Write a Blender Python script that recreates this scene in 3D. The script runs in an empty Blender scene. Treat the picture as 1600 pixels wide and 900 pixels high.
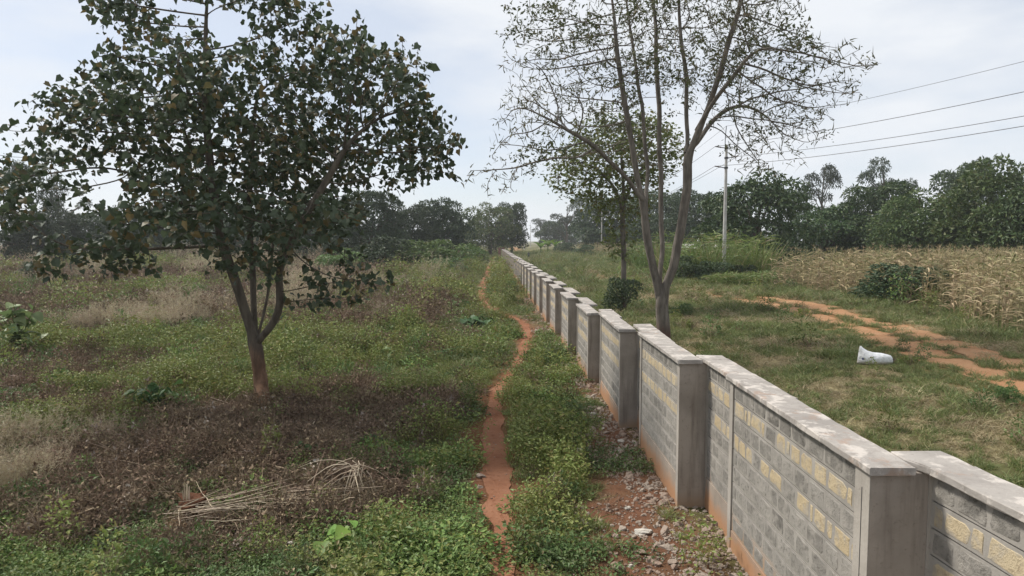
import bpy, math, random
import numpy as np
from mathutils import Vector, Matrix

# ------------------------------------------------------------------ camera, sky, sun, exposure
scene = bpy.context.scene
COL = scene.collection
CAM_H, PITCH, YAW, FPX = 4.2, 3.967, 1.879, 1067.0      # metres, degrees down, degrees right, focal length in 1600-px pixels
cam_data = bpy.data.cameras.new('camera'); cam = bpy.data.objects.new('camera', cam_data); COL.objects.link(cam)
cam_data.sensor_width = 36.0; cam_data.lens = 36.0 * FPX / 1600.0
cam_data.clip_start = 0.1; cam_data.clip_end = 12000.0
cam.location = (0, 0, CAM_H)
cam.rotation_euler = (math.radians(90 - PITCH), 0, math.radians(-YAW))
scene.camera = cam

SUN_EL, SUN_AZ = 52.0, -62.0        # degrees; azimuth from +Y, negative to the left
SUN_POWER, SUN_ANGLE = 3.1, 8.0
SKY_STRENGTH = 0.09
EXPOSURE = 0.62
w = bpy.data.worlds.new('World'); scene.world = w; w.use_nodes = True
nt = w.node_tree; nt.nodes.clear()
def N(nt_, typ, **kw):
    n = nt_.nodes.new(typ)
    for k, v in kw.items(): setattr(n, k, v)
    return n
sky = N(nt, 'ShaderNodeTexSky', sky_type='NISHITA', sun_disc=False)
sky.sun_elevation = math.radians(SUN_EL); sky.sun_rotation = math.radians(SUN_AZ)
sky.air_density = 1.0; sky.dust_density = 3.0; sky.ozone_density = 1.0; sky.altitude = 1500
tc = N(nt, 'ShaderNodeTexCoord')
mp = N(nt, 'ShaderNodeMapping'); mp.inputs['Scale'].default_value = (1.0, 1.0, 3.2); mp.inputs['Location'].default_value = (0.35, 0.1, 0.25)
nz = N(nt, 'ShaderNodeTexNoise'); nz.inputs['Scale'].default_value = 2.6; nz.inputs['Detail'].default_value = 7; nz.inputs['Roughness'].default_value = 0.52
nt.links.new(tc.outputs['Generated'], mp.inputs[0]); nt.links.new(mp.outputs[0], nz.inputs['Vector'])
rp = N(nt, 'ShaderNodeValToRGB')
rp.color_ramp.elements[0].position = 0.40; rp.color_ramp.elements[0].color = (0.62, 0.62, 0.62, 1)
rp.color_ramp.elements[1].position = 0.60; rp.color_ramp.elements[1].color = (1, 1, 1, 1)
nt.links.new(nz.outputs[0], rp.inputs[0])
mx = N(nt, 'ShaderNodeMix', data_type='RGBA')
nt.links.new(rp.outputs[0], mx.inputs[0]); nt.links.new(sky.outputs[0], mx.inputs[6])
mx.inputs[7].default_value = (6.35, 6.6, 6.95, 1)           # thin bright overcast veil and soft cumulus
bg = N(nt, 'ShaderNodeBackground'); bg.inputs[1].default_value = SKY_STRENGTH
wo = N(nt, 'ShaderNodeOutputWorld')
nt.links.new(mx.outputs[2], bg.inputs[0]); nt.links.new(bg.outputs[0], wo.inputs[0])

sd = bpy.data.lights.new('sun', 'SUN'); so = bpy.data.objects.new('sun', sd); COL.objects.link(so)
sd.energy = SUN_POWER; sd.angle = math.radians(SUN_ANGLE); sd.color = (1.0, 0.955, 0.88)
_e, _a = math.radians(SUN_EL), math.radians(SUN_AZ)
to_sun = Vector((math.sin(_a) * math.cos(_e), math.cos(_a) * math.cos(_e), math.sin(_e)))
so.rotation_euler = (-to_sun).to_track_quat('-Z', 'Y').to_euler(); so.location = (0, 0, 60)

vs = scene.view_settings
vs.view_transform = 'Standard'; vs.look = 'None'; vs.exposure = EXPOSURE; vs.gamma = 1.0; vs.use_curve_mapping = False
cy = scene.cycles
cy.use_denoising = True
cy.max_bounces = 6; cy.diffuse_bounces = 3; cy.glossy_bounces = 2; cy.transmission_bounces = 3; cy.transparent_max_bounces = 4; cy.volume_bounces = 1

# ------------------------------------------------------------------ numeric helpers
rng = np.random.default_rng(11)
random.seed(5)

def _hash(ix, iy, seed):
    h = (ix.astype(np.int64) * 374761393 + iy.astype(np.int64) * 668265263 + seed * 974634777) & 0x7fffffff
    h = ((h ^ (h >> 13)) * 1274126177) & 0x7fffffff
    h = ((h ^ (h >> 16)) * 2246822519) & 0x7fffffff
    return (h & 0xffff) / 65535.0
def vnoise(x, y, seed=0):
    x = np.asarray(x, float); y = np.asarray(y, float)
    ix = np.floor(x); iy = np.floor(y); fx = x - ix; fy = y - iy
    fx = fx * fx * (3 - 2 * fx); fy = fy * fy * (3 - 2 * fy)
    a = _hash(ix, iy, seed); b = _hash(ix + 1, iy, seed); c = _hash(ix, iy + 1, seed); d = _hash(ix + 1, iy + 1, seed)
    return (a * (1 - fx) + b * fx) * (1 - fy) + (c * (1 - fx) + d * fx) * fy
def fbm(x, y, seed=0, oct=4):
    s = 0; amp = 0.5; t = 0
    for o in range(oct):
        s = s + amp * vnoise(np.asarray(x) * 2 ** o, np.asarray(y) * 2 ** o, seed + 17 * o); t += amp; amp *= 0.5
    return s / t
def smooth(a, b, x):
    t = np.clip((np.asarray(x, float) - a) / (b - a), 0, 1); return t * t * (3 - 2 * t)

def T(x, y):
    """height of the ground"""
    x = np.asarray(x, float); y = np.asarray(y, float)
    base = 0.5 * smooth(5.0, 20.0, x)
    und = (fbm(x * 0.16, y * 0.16, 3, 3) - 0.5) * 0.55 + (fbm(x * 0.6, y * 0.6, 9, 2) - 0.5) * (0.12 + .24 * smooth(-2.5, -5.0, x))
    k = smooth(-1.6, -5.0, x) + smooth(4.6, 9.0, x) * 0.55
    heap = .38 * np.exp(-((x + 4.6) / 2.0) ** 2 - ((y - 12.6) / 1.3) ** 2) + .25 * np.exp(-((x + 2.6) / 1.0) ** 2 - ((y - 12.0) / .9) ** 2) + .3 * np.exp(-((x + 9.0) / 2.2) ** 2 - ((y - 15.5) / 1.4) ** 2)
    return base + und * k + heap
_p, _y = math.radians(PITCH), math.radians(YAW)
FW = np.array([math.sin(_y) * math.cos(_p), math.cos(_y) * math.cos(_p), -math.sin(_p)])
RT = np.array([math.cos(_y), -math.sin(_y), 0.0]); UP = np.cross(RT, FW); CO = np.array([0, 0, CAM_H])
def ray(px, py): return FW + RT * (px - 800) / FPX + UP * (450 - py) / FPX
def at(px, py):
    """the spot on the ground seen at a photograph pixel"""
    d = ray(px, py); z = 0.0
    for _ in range(12):
        p = CO + d * ((z - CO[2]) / d[2]); z = float(T(p[0], p[1]))
    return np.array([p[0], p[1], z])
def onY(px, py, Y):
    """the spot at distance Y along the view"""
    d = ray(px, py); return CO + d * (Y / d[1])

# ------------------------------------------------------------------ mesh helpers
class MB:
    """collects vertices, faces, a material slot and a per-vertex random value"""
    def __init__(s): s.V = []; s.F = []; s.M = []; s.R = []; s.n = 0
    def add(s, V, F, m=0, r=0.5):
        V = np.asarray(V, float).reshape(-1, 3); F = np.asarray(F, int)
        s.V.append(V); s.F.append(F + s.n); s.M.append(np.full(len(F), m, int))
        s.R.append(np.full(len(V), r, float) if np.isscalar(r) else np.asarray(r, float)); s.n += len(V)
        return s
    def box(s, x0, x1, y0, y1, z0, z1, m=0, r=0.5):
        V = [(x0, y0, z0), (x1, y0, z0), (x1, y1, z0), (x0, y1, z0), (x0, y0, z1), (x1, y0, z1), (x1, y1, z1), (x0, y1, z1)]
        F = [(0, 3, 2, 1), (4, 5, 6, 7), (0, 1, 5, 4), (1, 2, 6, 5), (2, 3, 7, 6), (3, 0, 4, 7)]
        return s.add(V, F, m, r)
    def tube(s, P, R, n=6, m=0, r=0.5, cap=True):
        P = np.asarray(P, float); k = len(P); R = np.full(k, R, float) if np.isscalar(R) else np.asarray(R, float)
        d = np.gradient(P, axis=0); d /= np.linalg.norm(d, axis=1)[:, None] + 1e-9
        ref = np.array([1.0, 0.13, 0.07]) if abs(d[0][2]) > 0.7 else np.array([0.05, 0.1, 1.0])
        u = np.cross(d, ref); u /= np.linalg.norm(u, axis=1)[:, None] + 1e-9; v = np.cross(d, u)
        a = np.linspace(0, 2 * math.pi, n, endpoint=False)
        V = P[:, None, :] + R[:, None, None] * (np.cos(a)[None, :, None] * u[:, None, :] + np.sin(a)[None, :, None] * v[:, None, :])
        V = V.reshape(-1, 3)
        i, j = np.meshgrid(np.arange(k - 1), np.arange(n), indexing='ij'); j2 = (j + 1) % n
        F = np.stack([i * n + j, i * n + j2, (i + 1) * n + j2, (i + 1) * n + j], -1).reshape(-1, 4)
        s.add(V, F, m, r)
        if cap:
            s.add(np.vstack([V[-n:], P[-1:] + d[-1:] * R[-1]]), [(q, (q + 1) % n, n) for q in range(n)], m, r)
            s.add(np.vstack([V[:n], P[:1]]), [((q + 1) % n, q, n) for q in range(n)], m, r)
        return s
    def mesh(s, name, mats, smooth_=False):
        me = bpy.data.meshes.new(name)
        V = np.concatenate(s.V); R = np.concatenate(s.R)
        sizes = np.concatenate([np.full(len(f), f.shape[1] if f.ndim == 2 else 3, int) for f in s.F])
        loops = np.concatenate([f.reshape(-1) for f in s.F])
        me.vertices.add(len(V)); me.vertices.foreach_set('co', V.astype(np.float32).ravel())
        me.loops.add(len(loops)); me.loops.foreach_set('vertex_index', loops.astype(np.int32))
        me.polygons.add(len(sizes))
        st = np.concatenate([[0], np.cumsum(sizes)[:-1]])
        me.polygons.foreach_set('loop_start', st.astype(np.int32)); me.polygons.foreach_set('loop_total', sizes.astype(np.int32))
        me.polygons.foreach_set('material_index', np.concatenate(s.M).astype(np.int32))
        me.polygons.foreach_set('use_smooth', np.full(len(sizes), bool(smooth_)))
        a = me.attributes.new('v', 'FLOAT', 'POINT'); a.data.foreach_set('value', R.astype(np.float32))
        for m in (mats if isinstance(mats, (list, tuple)) else [mats]): me.materials.append(m)
        me.update(calc_edges=True); return me
def obj(name, me, parent=None, loc=(0, 0, 0), rz=0.0, scale=None, rot=None):
    o = bpy.data.objects.new(name, me); COL.objects.link(o)
    o.location = loc; o.rotation_euler = rot if rot is not None else (0, 0, rz)
    if scale is not None: o.scale = scale if hasattr(scale, '__len__') else (scale,) * 3
    if parent is not None: o.parent = parent
    return o
def tag(o, label=None, cat=None, group=None, kind=None):
    if label: o['label'] = label
    if cat: o['category'] = cat
    if group: o['group'] = group
    if kind or cat: o['kind'] = kind or 'thing'
    return o
def thing(name, label, cat, loc, rz=0.0, group=None):
    o = bpy.data.objects.new(name, None); COL.objects.link(o); o.location = loc; o.rotation_euler = (0, 0, rz)
    o.empty_display_size = 0.2
    return tag(o, label, cat, group)

# leaf shapes: local x across, y along, z normal
HEART = (np.array([(0, .06, 0), (-.36, -.03, .07), (-.5, .38, .10), (0, 1, -.16), (.5, .38, .10), (.36, -.03, .07), (0, .45, 0)], float),
         [np.array([(0, 6, 2, 1), (0, 5, 4, 6)]), np.array([(6, 3, 2), (6, 4, 3)])])
LANCE = (np.array([(0, 0, 0), (-.5, .45, .08), (0, 1, -.12), (.5, .45, .08)], float), [np.array([(0, 3, 2, 1)])])
def unit(a): return a / (np.linalg.norm(a, axis=-1, keepdims=True) + 1e-9)
def place_leaves(mb, leaf, P, D, NRM, size, width=1.0, m=0, r=None):
    """many leaves at P growing along D with normal NRM"""
    P = np.asarray(P, float); n = len(P)
    if n == 0: return
    D = unit(np.asarray(D, float)); S = unit(np.cross(D, NRM)); Nn = np.cross(S, D)
    size = np.broadcast_to(np.asarray(size, float), (n,))
    L, faces = leaf; k = len(L)
    V = P[:, None, :] + size[:, None, None] * (L[None, :, 0:1] * width * S[:, None, :] + L[None, :, 1:2] * D[:, None, :] + L[None, :, 2:3] * Nn[:, None, :])
    rr = rng.random(n) if r is None else np.broadcast_to(r, (n,))
    off = (np.arange(n) * k)[:, None, None]
    base = mb.n
    first = True
    for f in faces:
        F = (f[None] + off).reshape(-1, f.shape[1])
        if first: mb.add(V.reshape(-1, 3), F, m, np.repeat(rr, k)); first = False
        else: mb.F.append(F + base); mb.M.append(np.full(len(F), m, int))
def blades(mb, P, D, length, width, droop, m=0, seg=3, r=None):
    """grass blades: bent tapering strips"""
    P = np.asarray(P, float); n = len(P); D = unit(np.asarray(D, float))
    length = np.broadcast_to(np.asarray(length, float), (n,)); width = np.broadcast_to(np.asarray(width, float), (n,)); droop = np.broadcast_to(np.asarray(droop, float), (n,))
    S = unit(np.cross(D, np.stack([rng.normal(size=n), rng.normal(size=n), np.full(n, .35)], 1)))
    H = D.copy(); H[:, 2] = 0; H = unit(H)
    rows = []
    for i in range(seg + 1):
        t = i / seg
        C = P + D * (length * t)[:, None] + (H * .45 + np.array([0, 0, -1.0])) * (droop * length * t * t)[:, None]
        wd = width * (1 - t) ** 0.7 if i else width
        if i < seg: rows.append(np.stack([C - S * wd[:, None] / 2, C + S * wd[:, None] / 2], 1))
        else: rows.append(C[:, None, :])
    V = np.concatenate(rows, 1); k = V.shape[1]
    q = np.array([(2 * i, 2 * i + 1, 2 * i + 3, 2 * i + 2) for i in range(seg - 1)]); t3 = np.array([(2 * (seg - 1), 2 * (seg - 1) + 1, 2 * seg)])
    off = (np.arange(n) * k)[:, None, None]; base = mb.n
    rr = rng.random(n) if r is None else np.broadcast_to(r, (n,))
    F = (t3[None] + off).reshape(-1, 3); mb.add(V.reshape(-1, 3), F, m, np.repeat(rr, k))
    if seg > 1:
        F = (q[None] + off).reshape(-1, 4); mb.F.append(F + base); mb.M.append(np.full(len(F), m, int))

# ------------------------------------------------------------------ materials
def newmat(name):
    m = bpy.data.materials.new(name); m.use_nodes = True; m.node_tree.nodes.clear(); return m, m.node_tree
def mixc(nt_, fac, a, b, blend='MIX'):
    n = N(nt_, 'ShaderNodeMix', data_type='RGBA', blend_type=blend)
    for i, v in ((0, fac), (6, a), (7, b)):
        if hasattr(v, 'is_linked') or isinstance(v, bpy.types.NodeSocket): nt_.links.new(v, n.inputs[i])
        elif i == 0: n.inputs[0].default_value = v
        else: n.inputs[i].default_value = (*v, 1)
    return n.outputs[2]
def mathn(nt_, op, a, b=None, clamp=False):
    n = N(nt_, 'ShaderNodeMath', operation=op, use_clamp=clamp)
    for i, v in ((0, a), (1, b)):
        if v is None: continue
        if isinstance(v, bpy.types.NodeSocket): nt_.links.new(v, n.inputs[i])
        else: n.inputs[i].default_value = v
    return n.outputs[0]
def noise(nt_, scale, detail=4, rough=0.55, vec=None, stretch=None):
    n = N(nt_, 'ShaderNodeTexNoise'); n.inputs['Scale'].default_value = scale; n.inputs['Detail'].default_value = detail; n.inputs['Roughness'].default_value = rough
    if vec is None: vec = N(nt_, 'ShaderNodeNewGeometry').outputs['Position']
    if stretch:
        m_ = N(nt_, 'ShaderNodeMapping'); m_.inputs['Scale'].default_value = stretch; nt_.links.new(vec, m_.inputs[0]); vec = m_.outputs[0]
    nt_.links.new(vec, n.inputs['Vector']); return n.outputs[0]
def ramp(nt_, x, a, b, inv=False):
    n = N(nt_, 'ShaderNodeMapRange', interpolation_type='SMOOTHSTEP'); nt_.links.new(x, n.inputs[0])
    n.inputs[1].default_value = a; n.inputs[2].default_value = b; n.inputs[3].default_value = 1.0 if inv else 0.0; n.inputs[4].default_value = 0.0 if inv else 1.0
    return n.outputs[0]
def finish(nt_, col, rough=0.85, spec=0.25, bump=None, bump_d=0.01, trans=0.0, tcol=None):
    b = N(nt_, 'ShaderNodeBsdfPrincipled'); b.inputs['Roughness'].default_value = rough; b.inputs['Specular IOR Level'].default_value = spec
    if isinstance(col, bpy.types.NodeSocket): nt_.links.new(col, b.inputs['Base Color'])
    else: b.inputs['Base Color'].default_value = (*col, 1)
    if bump is not None:
        bn = N(nt_, 'ShaderNodeBump'); bn.inputs['Distance'].default_value = bump_d; bn.inputs['Strength'].default_value = 1.0
        nt_.links.new(bump, bn.inputs['Height']); nt_.links.new(bn.outputs[0], b.inputs['Normal'])
    out = N(nt_, 'ShaderNodeOutputMaterial'); sh = b.outputs[0]
    if trans > 0:
        t = N(nt_, 'ShaderNodeBsdfTranslucent')
        src = tcol if tcol is not None else col
        if isinstance(src, bpy.types.NodeSocket): nt_.links.new(src, t.inputs[0])
        else: t.inputs[0].default_value = (*src, 1)
        ms = N(nt_, 'ShaderNodeMixShader'); ms.inputs[0].default_value = trans
        nt_.links.new(sh, ms.inputs[1]); nt_.links.new(t.outputs[0], ms.inputs[2]); sh = ms.outputs[0]
    nt_.links.new(sh, out.inputs['Surface'])
def vattr(nt_):
    a = N(nt_, 'ShaderNodeAttribute', attribute_name='v'); return a.outputs['Fac']
def objrand(nt_): return N(nt_, 'ShaderNodeObjectInfo').outputs['Random']
def leafmat(name, a, b, c=None, rough=0.55, spec=0.35, trans=0.25, patch=None):
    """foliage colour varying leaf by leaf between a and b, a share c of odd leaves, and plant by plant"""
    m, t = newmat(name)
    v = vattr(t); col = mixc(t, v, a, b)
    if c is not None: col = mixc(t, ramp(t, v, 0.80, 0.93), col, c)
    hs = N(t, 'ShaderNodeHueSaturation'); t.links.new(col, hs.inputs['Color'])
    r = objrand(t)
    n_ = N(t, 'ShaderNodeMapRange'); t.links.new(r, n_.inputs[0]); n_.inputs[3].default_value = 0.72; n_.inputs[4].default_value = 1.28; t.links.new(n_.outputs[0], hs.inputs['Value'])
    n2 = N(t, 'ShaderNodeMapRange'); t.links.new(mathn(t, 'FRACT', mathn(t, 'MULTIPLY', r, 7.31)), n2.inputs[0]); n2.inputs[3].default_value = 0.485; n2.inputs[4].default_value = 0.515; t.links.new(n2.outputs[0], hs.inputs['Hue'])
    col = hs.outputs[0]
    if patch: col = mixc(t, ramp(t, noise(t, patch[0], 2), 0.42, 0.62), col, patch[1])
    finish(t, col, rough, spec, trans=trans); return m
def barkmat(name, a, b, low=None, lowz=1.8):
    m, t = newmat(name)
    n1 = noise(t, 7, 5, 0.6, stretch=(1, 1, 0.25)); n2 = noise(t, 40, 3)
    col = mixc(t, ramp(t, n1, 0.35, 0.65), a, b)
    if low is not None:
        sx = N(t, 'ShaderNodeSeparateXYZ'); t.links.new(N(t, 'ShaderNodeTexCoord').outputs['Object'], sx.inputs[0])
        zz = mathn(t, 'ADD', sx.outputs[2], mathn(t, 'MULTIPLY', n1, 0.9))
        col = mixc(t, ramp(t, zz, lowz - .1, lowz + .7, inv=True), col, mixc(t, ramp(t, n1, .35, .65), low, tuple(q * .55 for q in low)))
    finish(t, col, 0.9, 0.15, bump=mathn(t, 'ADD', n1, mathn(t, 'MULTIPLY', n2, .4)), bump_d=0.02); return m

def soilmat(name, a, b, c, grit=True):
    m, t = newmat(name)
    n1 = noise(t, 0.9, 5); n2 = noise(t, 9, 5, 0.65); n3 = noise(t, 60, 3)
    col = mixc(t, ramp(t, n1, .3, .7), a, b); col = mixc(t, ramp(t, n2, .52, .72), col, c)
    finish(t, col, 0.95, 0.1, bump=mathn(t, 'ADD', n2, mathn(t, 'MULTIPLY', n3, .5)), bump_d=0.03); return m

M = {}
M['path'] = soilmat('red_path_soil', (.215, .092, .050), (.285, .14, .082), (.175, .068, .036))
M['track'] = soilmat('track_soil', (.32, .170, .086), (.36, .215, .12), (.25, .122, .062))
def groundmat():
    m, t = newmat('ground_cover')
    a = N(t, 'ShaderNodeAttribute', attribute_name='cover'); col = a.outputs['Color']
    n2 = noise(t, 6, 6, .7); n3 = noise(t, 45, 3); n1 = noise(t, 1.3, 5, .6)
    col = mixc(t, mathn(t, 'MULTIPLY', ramp(t, n2, .35, .7), .6), col, mixc(t, 1.0, col, (.45, .42, .40), 'MULTIPLY'))
    col = mixc(t, mathn(t, 'MULTIPLY', ramp(t, n1, .52, .7), .35), col, (.20, .15, .085))
    finish(t, col, 0.95, 0.1, bump=mathn(t, 'ADD', n2, mathn(t, 'MULTIPLY', n3, .4)), bump_d=0.06); return m
M['ground'] = groundmat()

def concrete(name, base, dark, pale=None, stain=None, streak=.5, stain_h=.42):
    m, t = newmat(name)
    n1 = noise(t, 1.6, 6, .6); n2 = noise(t, 26, 5, .65); n3 = noise(t, 3.0, 4, .6, stretch=(2.2, 2.2, .22))
    col = mixc(t, ramp(t, n1, .3, .72), base, tuple(q * .72 for q in base))
    col = mixc(t, mathn(t, 'MULTIPLY', ramp(t, n3, .48, .72), streak), col, dark)
    col = mixc(t, mathn(t, 'MULTIPLY', ramp(t, n2, .56, .72), .55), col, dark)
    if pale is not None:
        n4 = noise(t, 3.4, 6, .7); col = mixc(t, mathn(t, 'MULTIPLY', ramp(t, n4, .50, .60), .85), col, pale)
        n5 = noise(t, 2.3, 5, .7, stretch=(1.3, 1, 1)); col = mixc(t, mathn(t, 'MULTIPLY', ramp(t, n5, .57, .68), .5), col, (.30, .19, .13))
    if stain is not None:
        sx = N(t, 'ShaderNodeSeparateXYZ'); t.links.new(N(t, 'ShaderNodeNewGeometry').outputs['Position'], sx.inputs[0])
        zz = mathn(t, 'ADD', sx.outputs[2], mathn(t, 'MULTIPLY', mathn(t, 'SUBTRACT', n1, .5), .7))
        col = mixc(t, mathn(t, 'MULTIPLY', ramp(t, zz, stain_h - .2, stain_h + .12, inv=True), .9), col, stain)
    v = vattr(t)
    finish(t, col, .9, .2, bump=mathn(t, 'ADD', n2, mathn(t, 'MULTIPLY', n1, .6)), bump_d=.006); return m
M['concrete'] = concrete('post_concrete', (.40, .365, .32), (.22, .195, .17), stain=(.36, .22, .13), stain_h=.22)
M['render'] = concrete('return_face_render', (.36, .315, .27), (.18, .15, .125), stain=(.33, .23, .15), streak=.75, stain_h=.16)
M['plinth'] = concrete('plinth_concrete', (.37, .31, .255), (.20, .17, .14), stain=(.37, .195, .10), stain_h=.34)
M['mortar'] = concrete('mortar', (.345, .32, .285), (.20, .185, .165), stain=(.33, .23, .155), stain_h=.5)
M['coping'] = concrete('coping_concrete', (.36, .33, .30), (.20, .175, .155), pale=(.51, .465, .42))
M['pillar'] = concrete('red_brown_pillar', (.26, .15, .12), (.15, .09, .075))
def blockmat(name, a, b, pit):
    m, t = newmat(name)
    oi = N(t, 'ShaderNodeObjectInfo'); fr = mathn(t, 'FRACT', mathn(t, 'ADD', vattr(t), oi.outputs['Random']))
    n2 = noise(t, 22, 5, .7); n3 = noise(t, 70, 3, .6); n4 = noise(t, 6, 4, .6)
    col = mixc(t, fr, a, b)
    col = mixc(t, mathn(t, 'MULTIPLY', ramp(t, n2, .5, .68), .75), col, pit)
    col = mixc(t, mathn(t, 'MULTIPLY', ramp(t, n4, .46, .66), .75), col, (.335, .31, .275))
    finish(t, col, .95, .1, bump=mathn(t, 'ADD', n2, mathn(t, 'MULTIPLY', n3, .6)), bump_d=.012); return m
M['grey_block'] = blockmat('grey_stone_block', (.20, .187, .167), (.30, .28, .25), (.10, .092, .08))
M['dark_block'] = blockmat('sooty_grey_block', (.15, .14, .125), (.24, .225, .20), (.07, .064, .057))
M['yellow_block'] = blockmat('yellow_tuff_block', (.44, .35, .22), (.50, .415, .28), (.30, .235, .155))
M['rubble'] = soilmat('rubble_stone', (.28, .20, .155), (.34, .29, .24), (.20, .13, .10))
M['pale_stone'] = soilmat('pale_stone', (.47, .43, .37), (.55, .52, .47), (.36, .29, .22))
M['pole'] = concrete('pole_concrete', (.52, .50, .47), (.36, .34, .31))
def flat(name, c, rough=.7, spec=.3):
    m, t = newmat(name); n1 = noise(t, 14, 4)
    finish(t, mixc(t, n1, c, tuple(q * .75 for q in c)), rough, spec); return m
M['iron'] = flat('dark_iron', (.05, .05, .052), .5, .5)
M['wire'] = flat('aluminium_wire', (.16, .16, .17), .5, .5)
M['porcelain'] = flat('insulator', (.09, .055, .04), .3, .5)

# ground-cover plants
M['weed'] = leafmat('green_weed', (0.095, 0.157, 0.038), (0.174, 0.252, 0.067), (.25, .26, .08))
M['weed_dark'] = leafmat('dark_green_weed', (0.075, 0.131, 0.04), (0.138, 0.2, 0.065), (.12, .13, .05))
M['herb'] = leafmat('yellow_green_herb', (0.147, 0.184, 0.044), (0.221, 0.252, 0.074), (.25, .21, .08))
M['grass'] = leafmat('green_grass', (0.12, 0.162, 0.05), (0.204, 0.228, 0.084), (.33, .27, .14))
M['straw'] = leafmat('straw_grass', (.30, .245, .135), (.40, .335, .20), (.17, .18, .07), trans=.2)
M['feather'] = leafmat('feathery_seed_grass', (.36, .31, .20), (.46, .39, .27), (.33, .22, .17), trans=.25)
M['brush'] = leafmat('dead_brush', (0.118, 0.083, 0.058), (0.224, 0.162, 0.112), (.30, .23, .15), rough=.85, spec=.1, trans=.1)
M['twig'] = leafmat('dry_twig', (.16, .115, .08), (.28, .215, .15), None, rough=.85, spec=.1, trans=0)
M['stalk'] = leafmat('pale_dry_stalk', (.33, .26, .18), (.48, .40, .30), None, rough=.8, spec=.15, trans=0)
M['litter'] = leafmat('leaf_litter', (.14, .095, .065), (.24, .18, .13), (.33, .28, .24), rough=.8, spec=.15, trans=.1)
# trees
M['leaf_left'] = leafmat('dark_leathery_leaf', (.036, .054, .028), (.078, .100, .056), (.13, .098, .042), rough=.55, spec=.4, trans=.28)
M['leaf_right'] = leafmat('sparse_olive_leaf', (.10, .112, .045), (.17, .175, .08), (.22, .17, .09), trans=.3)
M['leaf_clump'] = leafmat('dark_clump_leaf', (.07, .095, .036), (.115, .14, .055), None, trans=.3)
M['leaf_slim'] = leafmat('yellowish_leaf', (.105, .135, .04), (.165, .195, .065), (.16, .14, .05), trans=.3)
M['mango'] = leafmat('mango_leaf', (0.037, 0.073, 0.022), (0.079, 0.123, 0.037), (.11, .14, .045), rough=.5, trans=.2)
M['mango2'] = leafmat('lighter_mango_leaf', (0.052, 0.083, 0.025), (0.098, 0.132, 0.041), (.12, .13, .05), rough=.5, trans=.2)
M['euc'] = leafmat('eucalyptus_leaf', (0.05, 0.068, 0.042), (0.083, 0.101, 0.064), None, trans=.2)
M['dark_tree'] = leafmat('dark_tree_leaf', (0.035, 0.061, 0.026), (0.073, 0.103, 0.044), None, trans=.2)
M['shrub'] = leafmat('shrub_leaf', (0.081, 0.142, 0.041), (0.142, 0.216, 0.065), (.14, .17, .06), trans=.25)
M['big_leaf'] = leafmat('bright_big_leaf', (.17, .28, .055), (.23, .34, .085), None, rough=.5, trans=.35)
M['big_leaf_dark'] = leafmat('dark_big_leaf', (.050, .105, .034), (.080, .145, .05), None, rough=.6, trans=.25)
M['sapling_leaf'] = leafmat('pale_sapling_leaf', (.13, .19, .065), (.19, .25, .10), (.10, .13, .05), rough=.5, trans=.3)
M['napier'] = leafmat('tall_grass_blade', (.12, .18, .045), (.19, .25, .075), (.28, .24, .11), trans=.3)
M['banana'] = leafmat('banana_leaf', (.12, .21, .04), (.17, .27, .06), None, trans=.35)
M['maize'] = leafmat('dry_maize', (.34, .26, .15), (.48, .39, .24), (.16, .16, .06), rough=.75, trans=.25)
M['maize_green'] = leafmat('half_dry_maize', (.20, .20, .085), (.36, .30, .165), (.11, .15, .045), rough=.7, trans=.25)
M['bark_left'] = barkmat('grey_bark_scraped_brown_below', (.135, .115, .09), (.075, .062, .05), low=(.20, .118, .075), lowz=1.5)
M['bark_right'] = barkmat('grey_bark', (.19, .165, .14), (.105, .09, .075), low=(.13, .075, .06), lowz=.9)
M['bark_far'] = barkmat('far_bark', (.14, .115, .09), (.08, .065, .05))

# ------------------------------------------------------------------ ground, footpath, dirt track
WX, JOG, WT = 2.95, 0.46, 0.18            # face of the forward bays, depth of the zigzag, wall thickness
PATH_PX = [(786, 960), (784, 900), (783, 850), (781, 800), (776, 740), (771, 690), (768, 650), (775, 612), (795, 588), (813, 560), (821, 535), (823, 515), (816, 503), (790, 494), (768, 484), (752, 470), (751, 455), (758, 440), (762, 428), (766, 415), (768, 408)]
PATH = np.array([at(*q)[:2] for q in PATH_PX]); PATH = np.vstack([[PATH[0][0], 2.0], PATH, [[0.6, 150], [1.2, 185]]])
def resample(P, step):
    P = np.asarray(P, float)
    for _ in range(2):      # Chaikin corner cutting
        Q = [P[0]]
        for a, b in zip(P[:-1], P[1:]): Q += [a * .75 + b * .25, a * .25 + b * .75]
        P = np.array(Q + [P[-1]])
    s = np.concatenate([[0], np.cumsum(np.linalg.norm(np.diff(P, axis=0), axis=1))]); t = np.arange(0, s[-1], step)
    return np.stack([np.interp(t, s, P[:, i]) for i in range(P.shape[1])], 1)
PATH = resample(PATH, .15)
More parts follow.
